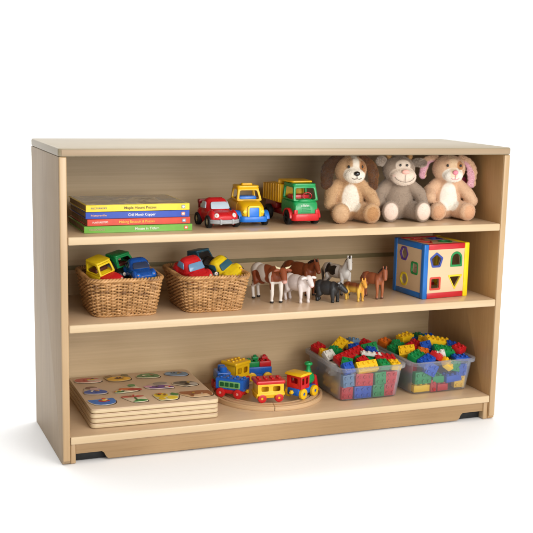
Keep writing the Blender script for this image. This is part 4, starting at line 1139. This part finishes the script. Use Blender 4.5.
coach('train_coach', 'all yellow toy coach with two small windows, at the back left of the ring', (.548, .300, ZT), 28, .060, TM['y'], TM['y'], TM['y'], TM['r'], YEL, .068)

def loco():
    t = thing('train_engine', 'toy steam engine with green boiler, red cab and yellow roof, leading the train', 'toy train', (.680, .126, ZT), (0, 0, R(30)), 'cars of the toy train', 1.10)
    obj('chassis', MB().box(-.040, .036, -.017, .017, .0085, .026, .002), TM['b'], t)
    b = MB(); hw = .0195; zb, zt = .0255, .058; h = zt-zb
    for sy in (-1, 1):
        b.plate(shift(rrect(.034, h, .001), -.019, h/2), [shift(rrect(.0085, h*.50, .002), -.019+q*.0075, h*.58) for q in (-1, 1)], .003, .0004, frame_from((0, sy*hw+(.003 if sy > 0 else 0), zb), (1, 0, 0), (0, 0, 1)))
    for x in (-.0345, -.0035): b.plate(rrect(2*hw, h, .001), [shift(rrect(.022, h*.42, .003), 0, h*.10)], .003, .0004, frame_from((x, 0, zb+h/2), (0, 1, 0), (0, 0, 1)) @ T(0, 0, -.0015))
    obj('cab', b, TM['r'], t)
    rf = MB().prism(rpoly([(-.041, .0), (.003, .0), (.004, .004), (-.006, .0068), (-.034, .0068), (-.042, .004)], .002), .050, .0012, frame_from((0, .025, zt-.0002), (1, 0, 0), (0, 0, 1)))
    obj('cab_roof', rf, TM['y'], t)
    bo = MB().lathe([(0, 0), (.0160, 0), (.0165, .002), (.0165, .026), (.0150, .030), (.0135, .0320), (.010, .0345), (0, .0355)], 28, T(-.001, 0, .0415) @ RY(PI/2))
    obj('boiler', bo, GRN, t)
    obj('chimney', MB().lathe([(0, 0), (.0088, 0), (.0062, .006), (.0050, .014), (.0058, .017), (.0098, .020), (.0105, .0225), (.0095, .0255), (.0055, .0265), (.0050, .022), (0, .022)], 22, T(.022, 0, .0550)), GRN, t)
    obj('dome', MB().ell((.008, 0, .0565), (.006, .006, .006)), GRN, t, 180)
    obj('cowcatcher', MB().prism(rpoly([(.030, .0065), (.050, .0065), (.046, .014), (.041, .030), (.036, .046), (.033, .050), (.030, .050)], .002), .034, .0015, frame_from((0, .017, 0), (1, 0, 0), (0, 0, 1))), TM['r'], t)
    for x in (-.026, .020):
        for sy in (-1, 1): wh(t, x, sy*.0215, .0130, TM['y'], TM['b'])
    coupling(t, -.045, TM['y'])
loco()
def blue_coach():
    t = thing('train_coach', 'blue toy coach with a pale green window panel, at the front left of the ring', 'toy train', (.497, .182, ZT), (0, 0, R(-42)), 'cars of the toy train')
    Ln, hw = .080, .0225
    obj('chassis', MB().box(-Ln/2+.002, Ln/2-.002, -hw+.003, hw-.003, .0095, .0205, .0015), TM['r'], t)
    b = MB().loft([[(x, y, z) for y, z in [(p[0], p[1]+.0352) for p in rrect(2*hw, .0315, .006)]] for x in (-Ln/2, Ln/2)])
    studs(b, [-.030, -.010, .010, .030], [-.009, .009], .0505)
    obj('body', b, TM['b'], t)
    for sy in (-1, 1):
        p = obj('window_panel', MB().prism(rrect(.062, .019, .004), .0015, .0004, quadM((0, sy*(hw-.0003), .0355), (0, sy, 0))), LGRN, t)
        for k in range(4): obj('window', MB().prism(rrect(.0115, .0112, .002), .0008, 0, quadM((-.0215+k*.0143, sy*(hw+.0010), .0358), (0, sy, 0))), DGRN, p)
    for sx in (-1, 1):
        for sy in (-1, 1): wh(t, sx*.025, sy*(hw+.0005), .0125, TM['r'], ROSE)
    coupling(t, Ln/2+.004, TM['y'])
blue_coach()
def tender():
    t = thing('train_tender', 'tall blue toy wagon with two round humps, at the left end of the train', 'toy train', (.492, .256, ZT), (0, 0, R(-96)), 'cars of the toy train')
    hw = .019
    obj('chassis', MB().box(-.026, .026, -hw+.002, hw-.002, .0095, .022, .0015), TM['r'], t)
    b = MB().box(-.027, .027, -hw, hw, .0215, .052, .0025)
    for x in (-.012, .012): b.lathe([(0, 0), (.0105, 0), (.0105, .011), (.0085, .0135), (0, .0140)], 22, T(x, 0, .0515))
    obj('body', b, TM['b'], t)
    obj('side_band', MB().box(-.0278, .0278, -hw-.0008, hw+.0008, .022, .031, .0008), DGRN, t)
    for sx in (-1, 1):
        for sy in (-1, 1): wh(t, sx*.016, sy*(hw+.0015), .0120, TM['r'], ROSE)
tender()
def wagon():
    t = thing('train_wagon', 'flat blue toy wagon with yellow wheels, carrying bricks at the back of the ring', 'toy train', (.622, .318, ZT), (0, 0, R(-6)), 'cars of the toy train')
    obj('body', MB().box(-.036, .036, -.020, .020, .020, .040, .002), TM['b'], t)
    obj('chassis', MB().box(-.034, .034, -.016, .016, .010, .0205, .001), TM['b'], t)
    for sx in (-1, 1):
        for sy in (-1, 1): wh(t, sx*.023, sy*.0205, .0125, TM['y'], YEL)
wagon()

# ------------------------------------------------------------------ toy bricks
_bm = {}
BRC = {'red': plastic('brick_red', 'c01a20', .3), 'blue': plastic('brick_blue', '164fb0', .3), 'green': plastic('brick_green', '118a46', .3), 'yellow': plastic('brick_yellow', 'f2c21a', .32),
       'orange': plastic('brick_orange', 'dd6f1a', .32), 'white': plastic('brick_white', 'dcdad2', .35), 'slate': plastic('brick_slate', '5f7f9c', .35), 'dark green': plastic('brick_dark_green', '0c6436', .3)}
PITCH = .0172
def brick(label, col, nx, ny, loc, rot, group, hf=1.0):
    key = (col, nx, ny, hf)
    if key not in _bm:
        w, d, h = nx*PITCH, ny*PITCH, .0190*hf
        mb = MB().box(-w/2+.0001, w/2-.0001, -d/2+.0001, d/2-.0001, 0, h, .0006)
        for i in range(nx):
            for j in range(ny):
                mb.lathe([(.0047, h-.0002), (.0047, h+.0038), (.0043, h+.0043), (.0034, h+.0043), (.0031, h+.0034), (0, h+.0034)], 16, T((i-(nx-1)/2)*PITCH, (j-(ny-1)/2)*PITCH, 0))
        o = obj('toy_brick', mb, BRC[col], None, 35); _bm[key] = o.data; bpy.data.objects.remove(o)
    o = bpy.data.objects.new('toy_brick', _bm[key]); COL.objects.link(o)
    o.location = loc; o.rotation_euler = tuple(R(a) for a in rot)
    return tag(o, label, 'toy brick', group)
# two bricks on the flat wagon
GW = 'bricks riding on the flat wagon'
def on_wagon(dx, dz): 
    a = R(-6); return (.622+dx*math.cos(a), .318+dx*math.sin(a), ZT+.0402+dz)
brick('green brick on the left half of the flat train wagon', 'green', 2, 2, on_wagon(-.0175, 0), (0, 0, -6), GW, .8)
brick('red brick on the right half of the flat train wagon', 'red', 2, 2, on_wagon(.0175, 0), (0, 0, -6), GW, .8)
brick('light green round topped brick sitting on the green wagon brick', 'green', 1, 1, on_wagon(-.010, .0195), (0, 0, -6), GW, .4)
brick('small red brick sitting on the red wagon brick', 'red', 1, 1, on_wagon(.0175, .0195), (0, 0, -6), GW, .4)

def tub(label, loc, rz, bw, bd, tw, td, h):
    t = thing('storage_tub', label, 'storage tub', loc, (0, 0, R(rz)), 'clear tubs of toy bricks on the lowest shelf')
    th = .0016
    def ring(z, off=0, n=7):
        k = z/h; w = bw+(tw-bw)*k; d = bd+(td-bd)*k
        return [(x, y, z) for x, y in rrect(w+2*off, d+2*off, .020+off, n)]
    b = MB()
    b.loft([ring(.0, -.006), ring(.0012, -.0025), ring(.004, 0), ring(h*.35), ring(h*.7), ring(h-.001, 0), ring(h-.001, -th), ring(h*.6, -th), ring(h*.3, -th), ring(.005, -th), ring(.0028, -.0045), ring(.0018, -.009)])
    obj('tub_wall', b, TUB, t, 40)
    r = MB()
    r.loft([ring(h-.0012, -.0008), ring(h+.0006, -.0004), ring(h+.0012, .003), ring(h+.0008, .0078), ring(h-.001, .0090), ring(h-.0095, .0096), ring(h-.0100, .0088), ring(h-.0015, .0080), ring(h-.0022, .0045)], closed=True)
    obj('rim', r, TUB, t, 50)
    for sx in (-1, 1):
        obj('clip', MB().box(sx*(tw/2-.030)-.007, sx*(tw/2-.030)+.007, -td/2-.0105, -td/2-.0098, h-.018, h-.0090, .0003), TUB, t)
    return t
T1 = (.8590, .176, Z3+.0006); T2 = (1.0800, .176, Z3+.0006)
tub('clear frosted tub heaped with toy bricks, beside the toy train', T1, 0, .178, .206, .192, .244, .097)
tub('clear frosted tub heaped with toy bricks, in the right corner of the lowest shelf', T2, 1.5, .182, .206, .196, .244, .097)

def fill(Tb, group, front, side, top, rz):
    M = T(*Tb) @ RZ(R(rz))
    def put(label, col, nx, ny, p, rot, hf=1.0):
        q = M @ Vector(p); return brick(label, col, nx, ny, q, (rot[0], rot[1], rot[2]+rz), group, hf)
    A = [put(*it) for it in front+side]; B = [put(*it) for it in top]
    for o in B: o.scale = (.9,)*3
    return A+B

LT, RT = 'left tub', 'right tub'
F1 = [  # pressed against the front wall of the left tub
 ('red brick with studs forward in the bottom left corner of the left tub front', 'red', 2, 2, (-.0655, -.078, .0205), (90, 2, 1)),
 ('blue six stud brick behind the bottom of the left tub front wall', 'blue', 3, 2, (-.0185, -.080, .0205), (90, 0, 0)),
 ('green brick, right of the blue one at the bottom of the left tub front', 'green', 2, 2, (.0300, -.080, .0205), (90, 0, 0)),
 ('red brick in the bottom right corner of the left tub front', 'red', 2, 2, (.0655, -.078, .0205), (90, 0, 0)),
 ('slate blue brick at the left of the middle layer of the left tub front', 'slate', 2, 2, (-.0660, -.086, .0572), (90, -4, 2)),
 ('red six stud brick standing on the blue one at the left tub front', 'red', 3, 2, (-.0180, -.087, .0570), (90, 2, -1)),
 ('green brick stacked above the other green brick at the left tub front', 'green', 2, 2, (.0310, -.086, .0572), (90, -3, 3)),
 ('red brick at the right of the middle layer of the left tub front', 'red', 2, 2, (.0660, -.085, .0565), (90, 0, 0)),
]
S1 = [
 ('yellow brick against the left wall of the left tub, nearer the front', 'yellow', 2, 2, (-.065, -.050, .026), (0, -92, 4)),
 ('yellow brick against the left wall of the left tub, nearer the middle', 'yellow', 2, 2, (-.066, .000, .034), (4, -92, -5)),
 ('dark green brick low against the left wall of the left tub', 'dark green', 2, 2, (-.064, .046, .024), (0, -92, 0)),
 ('slate blue brick high against the left wall of the left tub', 'slate', 2, 2, (-.068, .040, .064), (0, -88, 5)),
 ('white brick against the left wall of the left tub above the yellow ones', 'white', 2, 2, (-.068, -.020, .072), (0, -88, -5)),
 ('blue brick near the back of the left wall of the left tub', 'blue', 2, 2, (-.062, .076, .034), (0, -92, 0)),
 ('blue brick deep inside the middle of the left tub', 'blue', 4, 2, (.000, .040, .066), (6, 4, 20)),
 ('green brick deep inside the right half of the left tub', 'green', 4, 2, (.052, .000, .066), (-4, 6, 70)),
 ('yellow brick deep inside the left tub, under the long red brick', 'yellow', 4, 2, (-.028, -.020, .070), (4, 0, 50)),
 ('red brick deep inside the back of the left tub', 'red', 4, 2, (.040, .092, .070), (0, 4, 10)),
]
U1 = [
 ('red brick on the heap in the back left corner of the left tub', 'red', 2, 2, (-.074, .088, .098), (14, -14, 22)),
 ('yellow brick tucked under the red corner brick of the left tub', 'yellow', 2, 2, (-.070, .054, .088), (18, 6, -12)),
 ('white brick with a dark printed eye near the left rim of the left tub', 'white', 2, 2, (-.074, .016, .094), (42, -8, 12)),
 ('yellow eight stud brick leaning at the back of the left tub', 'yellow', 4, 2, (-.020, .070, .104), (26, -24, 34)),
 ('slate blue brick on top at the back of the left tub', 'slate', 2, 2, (.041, .098, .104), (-4, 10, 15)),
 ('long red twelve stud brick lying across the heap of the left tub', 'red', 6, 2, (-.030, -.026, .100), (24, -13, 14)),
 ('green six stud brick with studs forward at the right of the left tub', 'green', 3, 2, (.068, .044, .100), (58, -12, -14)),
 ('green eight stud brick under the white plate in the left tub', 'green', 4, 2, (.008, -.040, .090), (16, 4, 4)),
 ('narrow white four stud plate on top of the left tub', 'white', 4, 1, (.026, -.050, .110), (14, 9, -6), .4),
 ('red eight stud plate at the right rim of the left tub', 'red', 4, 2, (.064, -.060, .100), (14, 9, -8), .5),
 ('blue brick tilted forward at the front left rim of the left tub', 'blue', 2, 2, (-.066, -.090, .086), (52, -4, 10)),
 ('yellow eight stud brick tilted forward over the front rim of the left tub', 'yellow', 4, 2, (-.010, -.092, .086), (50, -4, 2)),
 ('green brick at the front rim of the left tub, right of the yellow', 'green', 2, 2, (.040, -.093, .086), (24, 6, 12)),
 ('yellow brick in the front right corner of the left tub', 'yellow', 2, 2, (.076, -.094, .082), (16, 6, 4)),
 ('green brick beside the white printed brick in the left tub', 'green', 2, 2, (-.044, .040, .098), (20, 14, 30)),
 ('blue brick in the middle of the left tub, behind the long red brick', 'blue', 2, 2, (.012, .026, .104), (24, -10, -18)),
 ('yellow brick behind the middle of the left tub, right of the leaning one', 'yellow', 2, 2, (.016, .082, .100), (10, 16, 50)),
 ('red brick in the back right corner of the left tub', 'red', 2, 2, (.074, .090, .098), (8, -12, 20)),
 ('blue brick between the green and the red plate in the left tub', 'blue', 2, 2, (.046, -.006, .100), (30, 12, 12)),
 ('green brick between the blue and the long red brick in the left tub', 'green', 2, 2, (-.056, -.064, .090), (34, 10, -24)),
 ('red brick behind the yellow front brick of the left tub', 'red', 2, 2, (-.010, -.072, .092), (30, -14, 20)),
]
F2 = [
 ('yellow brick lying in the bottom left corner of the right tub front', 'yellow', 3, 2, (-.056, -.078, .004), (0, 0, 0)),
 ('green six stud brick with studs forward above the yellow corner brick', 'green', 3, 2, (-.056, -.082, .046), (90, 0, 0)),
 ('dark red brick at the bottom of the right tub, left of the middle', 'red', 1, 2, (-.021, -.082, .0200), (90, 0, 0)),
 ('red brick lying at the bottom middle of the right tub front', 'red', 2, 2, (.008, -.084, .004), (0, 0, 3)),
 ('green brick on the red one at the right tub front', 'green', 2, 2, (-.006, -.086, .0285), (0, 0, -6)),
 ('blue brick behind the middle of the right tub front wall', 'blue', 3, 2, (.042, -.087, .028), (2, -3, 4)),
 ('yellow brick with four studs forward at the right end of the right tub', 'yellow', 2, 2, (.067, -.078, .0235), (90, 3, 0)),
 ('blue brick above the yellow one at the right end of the right tub', 'blue', 2, 2, (.067, -.086, .060), (90, 0, 0)),
 ('blue brick behind the upper left of the right tub front wall', 'blue', 2, 2, (-.034, -.090, .070), (90, 28, 0)),
]
S2 = [
 ('red brick against the left wall of the right tub, near the front', 'red', 2, 2, (-.058, -.050, .068), (0, -84, 0)),
 ('dark green brick low against the left wall of the right tub', 'dark green', 4, 2, (-.060, -.010, .026), (90, 0, -90)),
 ('blue brick deep inside the middle of the right tub', 'blue', 4, 2, (.000, .030, .066), (4, 0, 30)),
 ('green brick deep inside the back of the right tub', 'green', 4, 2, (-.030, .080, .066), (0, 4, -10)),
 ('red brick deep inside the right half of the right tub', 'red', 4, 2, (.056, .050, .068), (0, -4, 80)),
 ('yellow brick deep inside the left half of the right tub', 'yellow', 4, 2, (-.050, .000, .066), (0, 4, 60)),
]
U2 = [
 ('orange brick in the back left corner of the right tub', 'orange', 2, 2, (-.075, .096, .096), (12, -6, 18)),
 ('green brick on the heap beside the orange one in the right tub', 'green', 2, 2, (-.056, .058, .098), (22, 12, 32)),
 ('yellow brick standing highest at the back of the right tub', 'yellow', 3, 2, (-.006, .098, .106), (6, -8, 14)),
 ('yellow six stud brick with studs forward at the left of the right tub', 'yellow', 3, 2, (-.064, -.016, .100), (46, -8, -24)),
 ('small blue brick beside the red ones at the back of the right tub', 'blue', 2, 2, (.024, .092, .098), (14, 6, 24)),
 ('red brick behind the tilted blue brick in the right tub', 'red', 2, 2, (-.008, .036, .100), (18, 20, 6)),
 ('blue brick with four studs forward on top of the right tub', 'blue', 2, 2, (-.002, -.016, .108), (50, -12, -14)),
 ('dark green brick at the back of the right tub', 'dark green', 2, 2, (.040, .098, .104), (10, 6, 20)),
 ('blue brick in the back right corner of the right tub', 'blue', 3, 2, (.064, .092, .100), (8, 0, -10)),
 ('yellow ten stud brick lying highest across the right tub', 'yellow', 5, 2, (.046, .004, .112), (14, 12, -6)),
 ('green eight stud brick in front of the long yellow one in the right tub', 'green', 4, 2, (.028, -.058, .102), (26, 10, -6)),
 ('red brick at the right rim of the right tub', 'red', 2, 2, (.074, -.070, .106), (14, -8, 22)),
 ('flat blue brick in the front right corner of the right tub', 'blue', 3, 2, (.066, -.094, .090), (6, 4, 0), .5),
 ('green brick at the left rim of the right tub, behind the blue one', 'green', 3, 2, (-.060, -.060, .092), (20, -10, 26)),
 ('blue brick lying at the front left rim of the right tub', 'blue', 3, 2, (-.046, -.094, .086), (18, -16, 20)),
 ('red brick turned on its corner at the front of the right tub', 'red', 2, 2, (-.012, -.086, .094), (20, 26, 40)),
 ('yellow brick standing on its corner behind the right tub front rim', 'yellow', 2, 2, (.014, -.096, .076), (40, 34, 10)),
 ('green brick with studs forward at the front rim of the right tub', 'green', 2, 2, (.044, -.090, .072), (80, 14, 0)),
 ('green brick near the left rim of the right tub, behind the yellow studs', 'green', 2, 2, (-.078, .030, .094), (12, -14, 10)),
 ('yellow brick under the back of the long yellow one in the right tub', 'yellow', 2, 2, (.026, .050, .104), (18, 10, -30)),
 ('green brick at the right rim of the right tub, near the back', 'green', 2, 2, (.072, .040, .102), (10, 14, 20)),
 ('blue brick right of the long yellow one in the right tub', 'blue', 2, 2, (.078, -.020, .102), (18, 16, -20)),
 ('red brick left of the tilted blue brick in the right tub', 'red', 2, 2, (-.036, .012, .098), (22, -10, 30)),
 ('orange brick behind the green eight stud brick in the right tub', 'orange', 2, 2, (-.030, -.044, .096), (30, 12, -16)),
 ('white brick at the middle of the right tub front rim', 'white', 2, 1, (.012, -.076, .098), (24, -18, -30)),
]
B1 = fill(T1, 'toy bricks in the left tub', F1, S1, U1, 0)
B2 = fill(T2, 'toy bricks in the right tub', F2, S2, U2, 1.5)
for o in B1:
    if 'printed eye' in o['label']:
        e = MB().prism(ngon(20, .0042), .0004, 0, frame_from((-.006, -.0175, .0098), (1, 0, 0), (0, 0, 1)))
        e.plate(ngon(20, .0066, 0, 1, 1), [ngon(20, .0054)], .0004, 0, frame_from((-.006, -.0175, .0098), (1, 0, 0), (0, 0, 1)))
        e.plate(ngon(20, .0066), [ngon(20, .0054)], .0004, 0, frame_from((.009, -.0175, .0098), (1, 0, 0), (0, 0, 1)))
        obj('eye_print', e, BLACK, o)


# ------------------------------------------------------------------ camera
f, sx, sy = 1113.3162, 24.956, 23.56
ya, pi_, ro = .3954, .1919, .0256
fw = Vector((math.sin(ya)*math.cos(pi_), math.cos(ya)*math.cos(pi_), -math.sin(pi_)))
r = Vector((math.cos(ya), -math.sin(ya), 0)); u = r.cross(fw)
r2 = math.cos(ro)*r+math.sin(ro)*u; u2 = -math.sin(ro)*r+math.cos(ro)*u
cam = bpy.data.cameras.new('Camera'); co = bpy.data.objects.new('Camera', cam); COL.objects.link(co)
co.matrix_world = Matrix(((r2.x, u2.x, -fw.x, -.4868), (r2.y, u2.y, -fw.y, -2.5734), (r2.z, u2.z, -fw.z, .9467), (0, 0, 0, 1)))
cam.sensor_width = 36; cam.lens = f/533*36; cam.shift_x = -sx/533; cam.shift_y = sy/533
cam.clip_start = .05; cam.clip_end = 100
scene.camera = co

# ------------------------------------------------------------------ light
wd = bpy.data.worlds.new('World'); scene.world = wd; wd.use_nodes = True
nt = wd.node_tree; bg = nt.nodes['Background']
tc = N(nt, 'ShaderNodeTexCoord'); sp = N(nt, 'ShaderNodeSeparateXYZ'); L(nt, tc.outputs['Generated'], sp.inputs[0])
mr = N(nt, 'ShaderNodeMapRange'); mr.inputs['From Min'].default_value = -1; mr.inputs['From Max'].default_value = 1
L(nt, sp.outputs['X'], mr.inputs['Value'])
rp = N(nt, 'ShaderNodeValToRGB'); rp.color_ramp.elements[0].color = (.22, .22, .225, 1); rp.color_ramp.elements[1].color = (.95, .95, .94, 1)
L(nt, mr.outputs['Result'], rp.inputs['Fac']); L(nt, rp.outputs['Color'], bg.inputs['Color']); bg.inputs['Strength'].default_value = .8

def area(name, loc, target, size, power, col=(1, 1, 1), sy_=None):
    l = bpy.data.lights.new(name, 'AREA'); l.energy = power; l.size = size; l.color = col
    if sy_: l.shape = 'RECTANGLE'; l.size_y = sy_
    o = bpy.data.objects.new(name, l); COL.objects.link(o); o.location = loc
    d = Vector(target)-Vector(loc); o.rotation_euler = d.to_track_quat('-Z', 'Y').to_euler()
    return o
area('key_softbox', (1.7, -3.1, 1.9), (.6, .1, .4), 1.6, 44, (1, .975, .935))
area('front_softbox', (.9, -3.6, 1.25), (.6, .1, .4), 2.4, 66, (1, .985, .96), 1.6)
area('overhead_softbox', (.1, -.5, 3.5), (.1, -.5, 0), 4.2, 72, (1, .99, .98))
area('backdrop_lamp', (.8, 1.2, 3.6), (.8, 2.9, 1.0), 3.4, 75, (1, 1, 1), 1.2)

scene.render.engine = 'CYCLES'
scene.cycles.use_denoising = True
scene.cycles.max_bounces = 10; scene.cycles.transparent_max_bounces = 16
scene.view_settings.view_transform = 'Standard'; scene.view_settings.look = 'None'; scene.view_settings.exposure = 0
